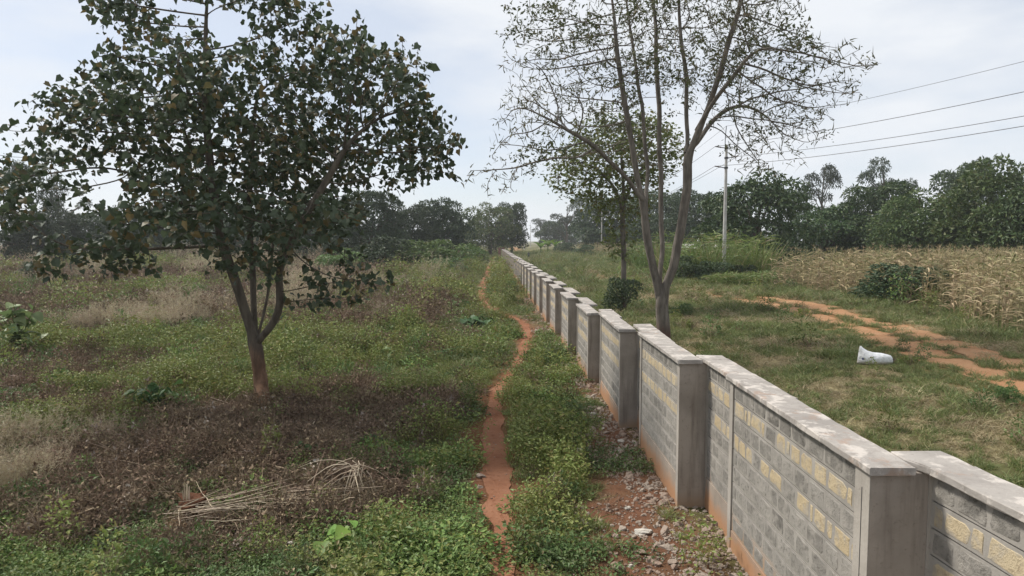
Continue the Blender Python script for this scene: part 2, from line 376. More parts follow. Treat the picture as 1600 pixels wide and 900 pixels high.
# the track: right rut and left rut share one centre line
TRK = np.array([at(1720, 625)[:2], at(1600, 588)[:2], at(1500, 558)[:2], at(1420, 530)[:2], at(1350, 508)[:2], at(1290, 490)[:2], at(1235, 477)[:2], at(1150, 462)[:2], at(1060, 452)[:2], at(985, 440)[:2], at(920, 425)[:2], at(870, 413)[:2], at(835, 405)[:2]])
TRK = np.vstack([TRK, [[9.5, 190], [11, 260], [14, 420]]]); TRK = resample(TRK, .4)
def dist_poly(x, y, P, every=4):
    P = P[::every]; x = np.asarray(x, float).ravel(); y = np.asarray(y, float).ravel(); out = np.full(len(x), 1e9)
    for i in range(0, len(P), 200):
        q = P[i:i + 200]; out = np.minimum(out, np.sqrt(((x[:, None] - q[None, :, 0]) ** 2 + (y[:, None] - q[None, :, 1]) ** 2).min(1)))
    return out
def path_w(y): y = np.asarray(y); return .17 + .09 * np.exp(-((y - 13.2) / 3.0) ** 2) + .02 * np.sin(y * 1.7 + 1) + .06 * smooth(24, 34, y) + .12 * smooth(40, 90, y)

BRUSH = []   # heaps and sheets of cut dead brush: centre on the ground, radii in metres
for px, py, rx, ry in [(330, 700, 3.1, 2.2), (230, 760, 2.2, 1.5), (420, 660, 2.6, 1.8), (520, 690, 1.6, 1.2), (560, 770, 1.0, .9), (150, 820, 1.4, .9), (620, 650, 1.5, 1.4), (330, 830, 1.6, .6),
                       (60, 600, 2.6, 1.8), (150, 640, 1.5, .9), (120, 575, 2.2, 1.2), (600, 500, 4.0, 3.0), (650, 480, 3.0, 2.5), (520, 465, 5, 3.5), (200, 500, 5, 2.2), (330, 470, 5, 2.8), (120, 480, 5, 2.5), (240, 450, 7, 4), (470, 440, 7, 5), (560, 432, 7, 6), (420, 500, 3, 2.2), (560, 612, 1.3, 1.2)]:
    g = at(px, py); BRUSH.append((g[0], g[1], rx, ry))
FEATHER = [(*at(px, py)[:2], rx, ry) for px, py, rx, ry in [(50, 720, 1.1, .9), (130, 695, .9, .6), (10, 765, .7, .6), (330, 495, 4.0, 2.3), (240, 505, 3.0, 1.8), (440, 490, 3.0, 2.0), (590, 455, 5, 3), (180, 515, 2.4, 1.4)]]
HERB = [(*at(px, py)[:2], rx, ry) for px, py, rx, ry in [(470, 560, 3.6, 3.0), (560, 540, 3, 2.6), (330, 590, 2.6, 2), (250, 600, 2.6, 1.8), (180, 650, 1.8, 1.3), (460, 610, 2.4, 1.5), (640, 545, 2.4, 2), (100, 545, 3, 2), (300, 545, 3, 2), (700, 560, 1.3, 1.6)]]
WEED = [(*at(px, py)[:2], rx, ry) for px, py, rx, ry in [(650, 840, 1.5, 1.1), (720, 800, .8, .9), (560, 880, 2.2, .8), (420, 890, 2.0, .5), (100, 880, 2.6, .8), (250, 890, 2.2, .5), (30, 860, 1.5, .8), (860, 840, .55, .6), (960, 720, .7, 1.2), (900, 640, .8, 1.8), (860, 700, .5, 1.5), (980, 760, .35, .5), (840, 600, .6, 2.5), (680, 720, 1.0, 1.2), (640, 620, 1.6, 1.5), (720, 640, .9, 1.6), (880, 560, .7, 3)]]
BARE = [(*at(px, py)[:2], rx, ry) for px, py, rx, ry in [(300, 812, .55, .35), (625, 790, .35, .35), (640, 810, .25, .3), (735, 690, .35, .9), (750, 745, .25, .8), (940, 800, .5, .5), (880, 790, .35, .35), (850, 765, .3, .6), (1000, 760, .5, .7), (930, 720, .25, .5), (735, 622, .3, .3), (580, 640, .8, .3)]]
STRAW = [(*at(px, py)[:2], rx, ry) for px, py, rx, ry in [(1200, 570, 1.8, 1.0), (1150, 500, 3, 2.2), (1380, 620, 2, 1.0), (1480, 640, 2.2, 1.1), (1560, 680, 1.6, 1.2), (1320, 590, 1.4, .7), (1250, 540, 2.2, 1.6), (1100, 465, 4, 3), (1060, 520, 2, 2.2), (1200, 500, 2, 2), (1420, 660, 1.2, .7)]]
def blob(x, y, L, sharp=.55):
    o = np.zeros(np.shape(x))
    wob = (fbm(np.asarray(x) * .9, np.asarray(y) * .9, 41, 3) - .5) * 1.1
    for cx, cy_, rx, ry in L:
        d = np.sqrt(((x - cx) / rx) ** 2 + ((y - cy_) / ry) ** 2) + wob
        o = np.maximum(o, smooth(1 + sharp, 1 - sharp, d))
    return o
KINDS_ = ['soil', 'weed', 'grass', 'herb', 'feather', 'brush', 'straw']
def cover(x, y):
    """how much of each kind of cover grows at a spot"""
    x = np.asarray(x, float); y = np.asarray(y, float)
    n1 = fbm(x * .22, y * .15, 51); n2 = fbm(x * .3, y * .2, 67); n3 = fbm(x * .8, y * .7, 83); n4 = fbm(x * .12, y * .07, 97)
    left = smooth(3.2, 2.9, x)
    W = {}
    lane = smooth(-4.5, -1.5, x) * smooth(12, 22, y)          # the mown-looking strip along the path
    W['brush'] = np.maximum(blob(x, y, BRUSH), smooth(.48, .58, n1) * (1 - lane) * smooth(14, 22, y) * 1.0) * left
    W['feather'] = np.maximum(blob(x, y, FEATHER) * .72, smooth(.60, .70, n2) * .35 * (1 - lane) * smooth(18, 26, y)) * left
    W['herb'] = np.maximum(blob(x, y, HERB), smooth(.50, .62, n4) * .5) * left
    W['weed'] = np.maximum(blob(x, y, WEED), .30 + .3 * smooth(.45, .6, n3)) * left * (1 - .6 * smooth(30, 60, y))
    W['grass'] = left * (.30 + .55 * lane + .2 * smooth(20, 60, y)) + (1 - left) * (.75 + .3 * n3)
    W['straw'] = (1 - left) * np.maximum(blob(x, y, STRAW) * 1.5, smooth(.46, .60, n2) * .9) + left * lane * smooth(.52, .66, n2) * .4
    bare = np.maximum(blob(x, y, BARE) * 1.6, smooth(1.15, 2.2, x + (n3 - .5) * 1.7 + .35 * smooth(11, 8.5, y) - .25 * smooth(16, 30, y)) * left * 1.7 * (1 - blob(x, y, WEED) * .75 * smooth(8.8, 11, y)))
    bare = bare + smooth(.62, .75, n3) * .35 * left
    W['soil'] = bare
    for i_, k_ in enumerate(('weed', 'grass', 'herb', 'feather', 'brush', 'straw')):
        W[k_] = W[k_] * (.45 + 1.1 * smooth(.36, .64, fbm(x * .95, y * .7, 300 + 13 * i_, 3)))
    s = sum(W[k] ** 2 for k in KINDS_) + 1e-6
    return {k: W[k] ** 2 / s for k in KINDS_}
GCOL = {'soil': (.185, .085, .052), 'weed': (.075, .085, .035), 'grass': (.115, .115, .048), 'herb': (.115, .12, .04), 'feather': (.22, .18, .115), 'brush': (.095, .066, .048), 'straw': (.27, .225, .125)}

def axis(lo, hi, fine_lo, fine_hi, step, grow):
    a = list(np.arange(fine_lo, fine_hi, step)); s = step; v = a[-1]
    while v < hi: s *= grow; v += s; a.append(v)
    s = step; v = a[0]; pre = []
    while v > lo: s *= grow; v -= s; pre.append(v)
    return np.array(pre[::-1] + a)
gx = axis(-2500, 2500, -16, 24, .22, 1.09); gy = axis(-60, 6000, 2, 36, .22, 1.05)
GX, GY = np.meshgrid(gx, gy, indexing='ij'); GZ = T(GX, GY)
nxg, nyg = GX.shape
ii, jj = np.meshgrid(np.arange(nxg - 1), np.arange(nyg - 1), indexing='ij')
gF = np.stack([ii * nyg + jj, (ii + 1) * nyg + jj, (ii + 1) * nyg + jj + 1, ii * nyg + jj + 1], -1).reshape(-1, 4)
mb = MB(); mb.add(np.stack([GX, GY, GZ], -1).reshape(-1, 3), gF)
me = mb.mesh('ground', M['ground'], True)
cw = cover(GX.ravel(), GY.ravel()); gc = sum(cw[k][:, None] * np.array(GCOL[k])[None] for k in KINDS_)
dt = dist_poly(GX, GY, TRK); kk = smooth(2.9, 1.5, dt + (fbm(GX.ravel() * .9, GY.ravel() * .9, 5) - .5) * 2)[:, None]; gc = gc * (1 - kk * .75) + np.array((.30, .15, .07)) * kk * .75
dp = dist_poly(GX, GY, PATH, 3); kk = smooth(.75, .3, dp + (fbm(GX.ravel() * 1.5, GY.ravel() * 1.5, 6) - .5) * .5)[:, None]; gc = gc * (1 - kk * .8) + np.array((.20, .085, .045)) * kk * .8
ca = me.color_attributes.new('cover', 'FLOAT_COLOR', 'POINT'); ca.data.foreach_set('color', np.concatenate([gc, np.ones((len(gc), 1))], 1).astype(np.float32).ravel())
tag(obj('ground', me), kind='structure')

def ribbon(name, P, half, mat, lift, seed, nw=5, jag=1.3):
    d = np.gradient(P, axis=0); d /= np.linalg.norm(d, axis=1)[:, None]; nrm = np.stack([d[:, 1], -d[:, 0]], 1)
    s = np.arange(len(P)) * np.linalg.norm(P[1] - P[0])
    hl = half * (1 + jag * (fbm(s * 1.3, s * 0 + 3, seed, 5) - .5)); hr = half * (1 + jag * (fbm(s * 1.3, s * 0 + 9, seed + 1, 5) - .5))
    t = np.linspace(-1, 1, nw); off = np.where(t[None] < 0, t[None] * hl[:, None], t[None] * hr[:, None])
    X = P[:, 0:1] + nrm[:, 0:1] * off; Y = P[:, 1:2] + nrm[:, 1:2] * off; Z = T(X, Y) + lift - .006 * (1 - t[None] ** 2)
    k = len(P); i, j = np.meshgrid(np.arange(k - 1), np.arange(nw - 1), indexing='ij')
    F = np.stack([i * nw + j, i * nw + j + 1, (i + 1) * nw + j + 1, (i + 1) * nw + j], -1).reshape(-1, 4)
    return np.stack([X, Y, Z], -1).reshape(-1, 3), F
mb = MB(); mb.add(*ribbon('p', PATH, path_w(PATH[:, 1]), M['path'], .016, 21)); tag(obj('footpath', mb.mesh('footpath', M['path'], True)), kind='structure')
dd = np.gradient(TRK, axis=0); dd /= np.linalg.norm(dd, axis=1)[:, None]; tn = np.stack([dd[:, 1], -dd[:, 0]], 1)
RUT = []
mb = MB()
for sgn, sd_ in ((-1, 31), (1, 37)):
    P = TRK + tn * sgn * .85; RUT.append(P)
    half = (.68 + .10 * np.sin(np.arange(len(P)) * .13 + sgn)) * (1 - .72 * smooth(36, 48, P[:, 1]))
    mb.add(*ribbon('t', P, half, M['track'], .03, sd_, jag=.7))
tag(obj('dirt_track', mb.mesh('dirt_track', M['track'], True)), kind='structure')

# ------------------------------------------------------------------ ground cover: scattered clumps
SRC = {}
def src(kind, k, me):
    o = bpy.data.objects.new(f'{kind}_clump.{k:03d}', me); SRC.setdefault(kind, []).append(o)
def disk(n, r): 
    a = rng.random(n) * 2 * math.pi; q = r * np.sqrt(rng.random(n)); return np.stack([q * np.cos(a), q * np.sin(a)], 1)
def up(n, lean): 
    v = np.stack([rng.normal(size=n) * lean, rng.normal(size=n) * lean, np.ones(n)], 1); return unit(v)
for k in range(4):          # leafy creeping weeds, two greens
    for kind, mt, lf, rad in (('weed', 'weed', .05, .24), ('darkweed', 'weed_dark', .045, .26)):
        n = 120; p = disk(n, rad); h = (.03 + .17 * rng.random(n)) * (1.15 - (np.linalg.norm(p, axis=1) / rad) ** 2 * .8)
        P = np.column_stack([p, h]); out = np.column_stack([p / rad + rng.normal(size=(n, 2)) * .7, rng.normal(size=n) * .35 + .1])
        mb = MB(); place_leaves(mb, LANCE, P, out, up(n, .5), lf * (.7 + .7 * rng.random(n)), .55)
        q = disk(14, rad * .7); blades(mb, np.column_stack([q, np.zeros(14)]), up(14, .5), .17, .008, .2, seg=2)
        src(kind, k, mb.mesh(kind, M[mt]))
    # yellow-green herb: upright stems with small leaves
    n = 110; p = disk(n, .22); h = .06 + .34 * rng.random(n); mb = MB()
    place_leaves(mb, LANCE, np.column_stack([p, h]), np.column_stack([rng.normal(size=(n, 2)), rng.random(n) * .8]), up(n, .6), .045 * (.6 + .8 * rng.random(n)), .5)
    q = disk(16, .18); blades(mb, np.column_stack([q, np.zeros(16)]), up(16, .25), .40, .007, .05, seg=2)
    src('herb', k, mb.mesh('herb', M['herb']))
    # grass tuft
    n = 90; q = disk(n, .17); mb = MB(); dv = up(n, .42)
    blades(mb, np.column_stack([q, np.zeros(n)]), dv, .12 + .22 * rng.random(n), .011, .25 + .4 * rng.random(n), seg=3)
    src('grass', k, mb.mesh('grass', M['grass']))
    # short straw
    n = 80; q = disk(n, .2); mb = MB()
    blades(mb, np.column_stack([q, np.zeros(n)]), up(n, .9), .10 + .17 * rng.random(n), .009, .3 + .4 * rng.random(n), seg=3)
    src('straw', k, mb.mesh('straw', M['straw']))
    # feathery seed grass: thin stalks with panicles
    n = 46; q = disk(n, .2); mb = MB(); dv = up(n, .3); L = .32 + .3 * rng.random(n); B = np.column_stack([q, np.zeros(n)])
    blades(mb, B, dv, L, .006, .1, seg=2)
    tip = B + dv * L[:, None]; k2 = 9; PP = np.repeat(tip, k2, 0) - np.repeat(dv, k2, 0) * (rng.random(n * k2) * .16)[:, None]
    blades(mb, PP, np.repeat(dv, k2, 0) + rng.normal(size=(n * k2, 3)) * .6, .06, .006, .2, seg=1)
    src('feather', k, mb.mesh('feather', M['feather']))
    # dead brush: twigs criss-crossing, shrivelled leaves
    n = 46; q = disk(n, .32); mb = MB()
    dv = unit(np.column_stack([rng.normal(size=(n, 2)), .35 + .5 * rng.random(n)]))
    blades(mb, np.column_stack([q, rng.random(n) * .06]), dv, .22 + .34 * rng.random(n), .010, .15 * rng.random(n), m=1, seg=2)
    n = 150; q = disk(n, .34); h = .25 * rng.random(n) ** 1.3
    place_leaves(mb, LANCE, np.column_stack([q, h]), rng.normal(size=(n, 3)), rng.normal(size=(n, 3)), .045 * (.6 + .9 * rng.random(n)), .6)
    src('brush', k, mb.mesh('brush', [M['brush'], M['twig']]))
    # leaf litter and chips lying flat
    n = 60; q = disk(n, .3); mb = MB()
    place_leaves(mb, LANCE, np.column_stack([q, .01 + .035 * rng.random(n)]), np.column_stack([rng.normal(size=(n, 2)), rng.normal(size=n) * .15]), up(n, .35), .055 * (.5 + rng.random(n)), .6)
    src('litter', k, mb.mesh('litter', M['litter']))
def rock_arrays(seed, sub=1, flatz=.6):
    import bmesh
    bm = bmesh.new(); bmesh.ops.create_icosphere(bm, subdivisions=sub, radius=.5)
    V = np.array([v.co for v in bm.verts]); F = np.array([[v.index for v in f.verts] for f in bm.faces]); bm.free()
    r = np.random.default_rng(seed)
    for _ in range(7):      # chop with random planes for a broken look
        nrm = unit(r.normal(size=3)); d = .22 + .2 * r.random(); s = V @ nrm; V = V - np.where(s > d, s - d, 0)[:, None] * nrm
    V *= np.array([1, .75, flatz]) * (1 + .12 * r.normal(size=(len(V), 1))); return V, F
for k in range(5):
    V, F = rock_arrays(100 + k); mb = MB(); mb.add(V, F, 0, rng.random()); src('rubble', k, mb.mesh('rubble', M['rubble']))

def gn_scatter(name, P, kind, scl, label, cat, tilt=.12, extra=None):
    """one object whose points each carry a clump"""
    n = len(P); me = bpy.data.meshes.new(name); me.vertices.add(n); me.vertices.foreach_set('co', np.asarray(P, np.float32).ravel())
    rot = np.column_stack([rng.normal(size=n) * tilt, rng.normal(size=n) * tilt, rng.random(n) * 6.283]).astype(np.float32)
    a = me.attributes.new('rot', 'FLOAT_VECTOR', 'POINT'); a.data.foreach_set('vector', rot.ravel())
    a = me.attributes.new('scl', 'FLOAT', 'POINT'); a.data.foreach_set('value', np.asarray(scl, np.float32))
    a = me.attributes.new('pick', 'INT', 'POINT'); a.data.foreach_set('value', rng.integers(0, len(SRC[kind]), n).astype(np.int32))
    me.update()
    cname = kind + '_sources'; c = bpy.data.collections.get(cname)
    if c is None:
        c = bpy.data.collections.new(cname)
        for o in SRC[kind]: c.objects.link(o)
    g = bpy.data.node_groups.new(name, 'GeometryNodeTree')
    g.interface.new_socket('Geometry', in_out='INPUT', socket_type='NodeSocketGeometry'); g.interface.new_socket('Geometry', in_out='OUTPUT', socket_type='NodeSocketGeometry')
    gi = N(g, 'NodeGroupInput'); go = N(g, 'NodeGroupOutput')
    ci = N(g, 'GeometryNodeCollectionInfo'); ci.inputs['Collection'].default_value = c; ci.inputs['Separate Children'].default_value = True; ci.inputs['Reset Children'].default_value = True
    io = N(g, 'GeometryNodeInstanceOnPoints'); io.inputs['Pick Instance'].default_value = True
    def na(nm, typ): x = N(g, 'GeometryNodeInputNamedAttribute', data_type=typ); x.inputs['Name'].default_value = nm; return x.outputs['Attribute']
    L = g.links.new
    L(gi.outputs[0], io.inputs['Points']); L(ci.outputs[0], io.inputs['Instance']); L(na('pick', 'INT'), io.inputs['Instance Index'])
    L(na('rot', 'FLOAT_VECTOR'), io.inputs['Rotation']); L(na('scl', 'FLOAT'), io.inputs['Scale']); L(io.outputs[0], go.inputs[0])
    o = obj(name, me); md = o.modifiers.new('scatter', 'NODES'); md.node_group = g
    return tag(o, label, cat, kind='stuff')

def in_view(x, y, mx_=2.5):
    depth = x * math.sin(_y) + y * math.cos(_y); side = x * math.cos(_y) - y * math.sin(_y)
    return (depth > 4.5) & (np.abs(side) < depth * .77 + mx_)
STONES = [
 (1006, 834, .34, 'largest flat white stone slab on the rubble near the wall'), (980, 795, .15, 'upright white stone chip above the largest white slab'), (904, 706, .24, 'pale rounded stone left in weeds opposite the second wall corner'),
 (971, 690, .19, 'upper of two white stones close to the wall'), (968, 705, .16, 'lower of two white stones close to the wall'), (815, 643, .24, 'long white stone just right of the path bend'), (806, 656, .20, 'flat pale stone beneath the long white stone by the path'),
 (851, 887, .15, 'pinkish stone at the bottom of the view between path and wall'), (849, 609, .15, 'small white stone in the grass right of the upper path'), (752, 746, .22, 'brown stone on the left edge of the near path'), (750, 762, .16, 'smaller brown stone under the one on the path edge'),
 (560, 624, .22, 'pale grey stone in grass right of the near tree'), (927, 648, .16, 'pale stone in rubble by the third wall corner'), (905, 618, .14, 'pale flat stone by the fourth wall corner'), (1050, 880, .20, 'tan stone in the rubble nearest the wall foot'),
 (985, 885, .13, 'small pale stone in the bottom rubble'), (872, 540, .3, 'flat pale stone beside the path crossing'), (455, 850, .12, 'small stone in weeds left of the lime green plant'), (942, 670, .12, 'small grey stone at the wall foot below the third corner'), (495, 722, .16, 'pale stone in the brush left of the stalk heap')]
CLEAR = [(*at(q[0], q[1])[:2], q[2] * .5 + .16) for q in STONES] + [(*at(px, py)[:2], r_) for px, py, r_ in ((1366, 569, .55), (528, 874, .16), (300, 806, .35), (430, 800, .3), (560, 778, .35))]
pts = []
for y0, y1, dens, s0 in ((5.5, 13, 30, .85), (13, 22, 20, 1.0), (22, 36, 9, 1.45), (36, 62, 3.6, 2.2), (62, 110, 1.1, 3.4), (110, 230, .32, 5.0)):
    hw = y1 * .80 + 3; n = int((y1 - y0) * 2 * hw * dens)
    x = rng.uniform(-hw, hw + 4, n); y = rng.uniform(y0, y1, n); ok = in_view(x, y); x = x[ok]; y = y[ok]
    pts.append(np.column_stack([x, y, np.full(len(x), s0)]))
pts = np.concatenate(pts); x, y, s0 = pts.T
dpath = dist_poly(x, y, PATH, 3); drut = np.minimum(dist_poly(x, y, RUT[0]), dist_poly(x, y, RUT[1]))
ok = (dpath > path_w(y) + .15 * np.minimum(s0, 3.2) + .06 * np.abs(rng.normal(size=len(x)))) & ((drut > .60 + .14 * s0 + .14 * rng.normal(size=len(x))) | ((y > 44) & (drut > .12 * s0 + .1)))
ok &= ~((x > WX - .12) & (x < WX + JOG + WT + .15))
for cx_, cy2, r_ in CLEAR: ok &= (np.hypot(x - cx_, y - cy2) > r_) & ~((np.abs(x - cx_ * (1 - .35 / cy2)) < r_ * .8) & (y < cy2) & (y > cy2 - .45))
x, y, s0 = x[ok], y[ok], s0[ok]
wts = cover(x, y); cum = np.cumsum(np.stack([wts[k] for k in KINDS_], 1), 1); pick = (rng.random(len(x))[:, None] > cum).sum(1)
def pos(sel): return np.column_stack([x[sel], y[sel], T(x[sel], y[sel]) - .01])
def sc(sel, a=.7, b=.6): return s0[sel] * (a + b * rng.random(sel.sum()) + .55 * smooth(.5, .72, fbm(x[sel] * .8, y[sel] * .8, 211, 2)) + .5 * (rng.random(sel.sum()) < .06))

sel = pick == 1; dk = sel & (fbm(x * .7, y * .7, 131) > .52); li = sel & ~dk
gn_scatter('low_weeds', pos(li), 'weed', sc(li), 'fresh green low leafy weeds covering the near ground', 'weeds')
gn_scatter('dark_weeds', pos(dk), 'darkweed', sc(dk), 'darker green weeds in patches beside the footpath', 'weeds')
sel = pick == 2; gn_scatter('short_grass', pos(sel), 'grass', sc(sel, .6, .5), 'short green grass over the verge and the field', 'grass')
sel = pick == 3; gn_scatter('yellow_herbs', pos(sel), 'herb', sc(sel), 'yellow green upright herbs behind the near tree', 'weeds')
sel = pick == 4; gn_scatter('feathery_grass', pos(sel), 'feather', sc(sel), 'pale feathery seeding grass on the left field', 'grass')
sel = pick == 5; gn_scatter('dead_brush', pos(sel), 'brush', sc(sel, .75, .6), 'dark brown cut dead brush spread over the left field', 'brush')
sel = pick == 6; gn_scatter('straw_grass', pos(sel), 'straw', sc(sel, .7, .6), 'dry straw coloured grass patches beyond the wall', 'grass')
sel = ((pick == 5) & (rng.random(len(x)) < .6) & (y < 25)); p = pos(sel) + np.column_stack([rng.normal(size=(sel.sum(), 2)) * .2, np.zeros(sel.sum())])
gn_scatter('leaf_litter', p, 'litter', sc(sel), 'grey brown fallen leaves and chips under the near tree', 'litter')
# knee-high scrub: leafy and dead bushlets standing out of the lower cover
for k in range(6):
    for kind, mt, tw in (('scrub', ('weed', 'herb', 'weed_dark', 'grass', 'herb', 'weed_dark')[k], 'twig'), ('deadscrub', ('brush', 'litter', 'brush', 'brush', 'litter', 'brush')[k], 'twig')):
        n = 230 if kind == 'scrub' else 150; q = unit(rng.normal(size=(n, 3))) * (.35 + .65 * rng.random(n))[:, None] ** .6; q[:, 2] = np.abs(q[:, 2]); lop = 1 + .35 * rng.normal(size=3)
        Pq = q * np.array([.34 * lop[0], .34 * lop[1], .48 * abs(lop[2])]) + np.array([0, 0, .04]); mb = MB()
        place_leaves(mb, LANCE, Pq, q + rng.normal(size=(n, 3)) * .7, rng.normal(size=(n, 3)) * .6 + np.array([0, 0, 1]), .07 * (.5 + .9 * rng.random(n)), .5)
        n2 = 34; dv = unit(np.column_stack([rng.normal(size=(n2, 2)) * .55, .5 + .6 * rng.random(n2)])); blades(mb, np.zeros((n2, 3)) + rng.normal(size=(n2, 3)) * np.array([.06, .06, 0]), dv, .35 + .4 * rng.random(n2), .009, .05 * rng.normal(size=n2), m=1, seg=2)
        src(kind, k, mb.mesh(kind, [M[mt], M[tw]]))
bs = blob(x, y, BRUSH); dens_ = np.where(x < WX, .045 + .05 * smooth(.45, .65, fbm(x * .35, y * .3, 401)), .010) * np.where(y > 36, 2.2, 1.0) * np.where((x > -2.0) & (x < WX), .25, 1.0) * np.where(y < 8.5, .3, 1)
sel = (rng.random(len(x)) < dens_ * (1 - .75 * bs)) & (pick != 0); gn_scatter('green_scrub', pos(sel), 'scrub', np.minimum(s0[sel], 2.0) * (.55 + .75 * rng.random(sel.sum())), 'knee high green scrub dotted over the rough field', 'scrub', tilt=.15)
sel = (x < WX) & (rng.random(len(x)) < dens_ * .9 + .13 * bs * np.where(y < 16, 1.6, .8)); gn_scatter('dead_scrub', pos(sel), 'deadscrub', np.minimum(s0[sel], 2.0) * (.45 + .85 * rng.random(sel.sum()) ** 1.5), 'knee high dead brown bushlets standing in the left field', 'scrub', tilt=.3)
# rubble strip along the wall foot
n = 15000; rx_ = WX - np.abs(rng.normal(size=n)) * .75; ry_ = 5 + 45 * rng.random(n) ** 1.6; rx_ = np.where(rng.random(n) < .25, rng.uniform(WX, WX + JOG, n), rx_)
keep = (rx_ > .55) & (dist_poly(rx_, ry_, PATH, 3) > .3) & (fbm(rx_ * .9, ry_ * .6, 77) + .25 * smooth(1.6, 2.9, rx_) > .54); rx_, ry_ = rx_[keep], ry_[keep]
gn_scatter('rubble', np.column_stack([rx_, ry_, T(rx_, ry_) + .006]), 'rubble', .03 + .10 * rng.random(len(rx_)) ** 3 + .16 * (rng.random(len(rx_)) < .03), 'broken stone rubble strewn along the foot of the wall', 'rubble', tilt=.4)
# pebbles on and beside the path
n = 500; i = rng.integers(20, 330, n); q = PATH[i] + rng.normal(size=(n, 2)) * .3
gn_scatter('path_pebbles', np.column_stack([q, T(q[:, 0], q[:, 1]) + .018]), 'rubble', .015 + .04 * rng.random(n) ** 2, 'small pebbles lying on the red footpath', 'pebbles', tilt=.4)

# ------------------------------------------------------------------ the boundary wall
wall = thing('boundary_wall', 'long zigzag grey and yellow block wall with concrete coping running into the distance', 'wall', (WX, 5.0, 0))
W0 = np.array([WX, 5.0, 0.0])
COURSE, PLINTH = .225, .34
def block_arrays(seed, jag):
    """a roughly squared stone face, 1 long (y) by 1 high (z), front at x = 0 looking to -x, 44 triangles"""
    r = np.random.default_rng(seed); n = 10
    base = np.array([(-.5, -.32), (-.46, -.5), (0, -.5), (.46, -.5), (.5, -.32), (.5, .30), (.45, .5), (0, .5), (-.45, .5), (-.5, .30)])
    base = base + r.normal(size=base.shape) * jag
    back = np.column_stack([np.full(n, .04), base]); mid = np.column_stack([np.full(n, .006), base * .985]); fr = np.column_stack([r.normal(size=n) * .0015, base * .90])
    V = np.vstack([back, mid, fr, [[-.001, 0, 0]]])
    F4 = [(i, (i + 1) % n, n + (i + 1) % n, n + i) for i in range(n)] + [(n + i, n + (i + 1) % n, 2 * n + (i + 1) % n, 2 * n + i) for i in range(n)]
    F3 = [(2 * n + i, 2 * n + (i + 1) % n, 3 * n) for i in range(n)]
    return V, np.array(F4)[:, ::-1], np.array(F3)[:, ::-1]
BLK = {'grey_block': [block_arrays(200 + i, .022) for i in range(6)], 'dark_block': [block_arrays(260 + i, .026) for i in range(6)], 'yellow_block': [block_arrays(300 + i, .045) for i in range(7)]}
BLKM = {}
for mt, L in BLK.items():
    BLKM[mt] = []
    for i, (V, F4, F3) in enumerate(L):
        mb = MB(); mb.add(V, F4, 0, i / 7.0); mb.F.append(F3); mb.M.append(np.zeros(len(F3), int)); BLKM[mt].append(mb.mesh('block', M[mt]))
def layout(length, ztop, seed, y0):
    """blocks of a panel: (y centre, z centre, length, height, kind)"""
    r = random.Random(seed); out = []; c = 0; z = ztop
    while z - COURSE > PLINTH - .06:
        zc = z - COURSE / 2; yy = y0 + (.02 if c % 2 else .02); end = y0 + length - .02; first = True
        yel = c in (1, 3)
        while end - yy > .10:
            L = r.uniform(.24, .40) if yel else r.uniform(.30, .42)
            if first and c % 2: L *= .55
            first = False
            if yel and r.random() < .16: L *= .4
            L = min(L, end - yy)
            if end - yy - L < .10: L = end - yy
            g = r.uniform(.028, .05) if yel else r.uniform(.02, .034)
            kind = 'yellow_block' if yel and r.random() > .05 else ('dark_block' if c == 0 or r.random() < .05 else 'grey_block')
            out.append((yy + L / 2, zc + r.uniform(-.006, .006), max(L - g, .05), (COURSE - (r.uniform(.045, .075) if yel else r.uniform(.04, .055))), kind, r.randrange(7)))
            yy += L
        z -= COURSE; c += 1
    return out, c
def panel(x, k, ya, yb, ztop, seed, single, post_w=.13):
    """one bay from (x, ya) running away at k sideways per metre: core with raked courses, plinth, posts, blocks"""
    ya2, yb2 = ya + post_w, yb - post_w; L, c = layout(yb2 - ya2, ztop, seed, ya2)
    def shear(mb):
        for V in mb.V: V[:, 0] += k * (V[:, 1] - ya)
        return mb
    mb = MB(); mb.box(.022, WT - .022, ya2, yb2, 0, ztop)
    for i in range(c):
        z1 = ztop - i * COURSE; mb.box(0, WT, ya2, yb2, z1 - COURSE + .007, z1 - .007)
    core = obj('wall_panel', shear(mb).mesh('wall_panel', M['mortar']), wall, (x - WX, 0 - 5.0, 0))
    zb = ztop - c * COURSE
    mb = MB(); mb.box(-.012, WT + .01, ya2, yb2, -.3, zb - .004); obj('plinth', shear(mb).mesh('plinth', M['plinth']), core)
    if single:
        for yc, zc, l, h, kind, q in L:
            obj('block', BLKM[kind][q % len(BLKM[kind])], core, (-.004 + k * (yc - ya), yc, zc), rz=-math.atan(k), scale=(1, l, h))
    else:
        mb = MB()
        for yc, zc, l, h, kind, q in L:
            V, F4, F3 = BLK[kind][q % len(BLK[kind])]; o = mb.n; m_ = ('grey_block', 'yellow_block', 'dark_block').index(kind)
            mb.add(V * np.array([1, l, h]) + np.array([-.004, yc, zc]), F4, m_, (q * .37 + yc * 1.7) % 1.0); mb.F.append(F3 + o); mb.M.append(np.full(len(F3), m_, int))
        tag(obj('blockwork', shear(mb).mesh('blockwork', [M['grey_block'], M['yellow_block'], M['dark_block']]), core), kind='stuff')
    for y0 in (ya, yb - post_w):
        mb = MB(); mb.box(-.022, WT + .015, y0, y0 + post_w - .002, -.3, ztop - .003); obj('post', shear(mb).mesh('post', M['concrete']), wall, (x - WX, -5.0, 0))
    return core
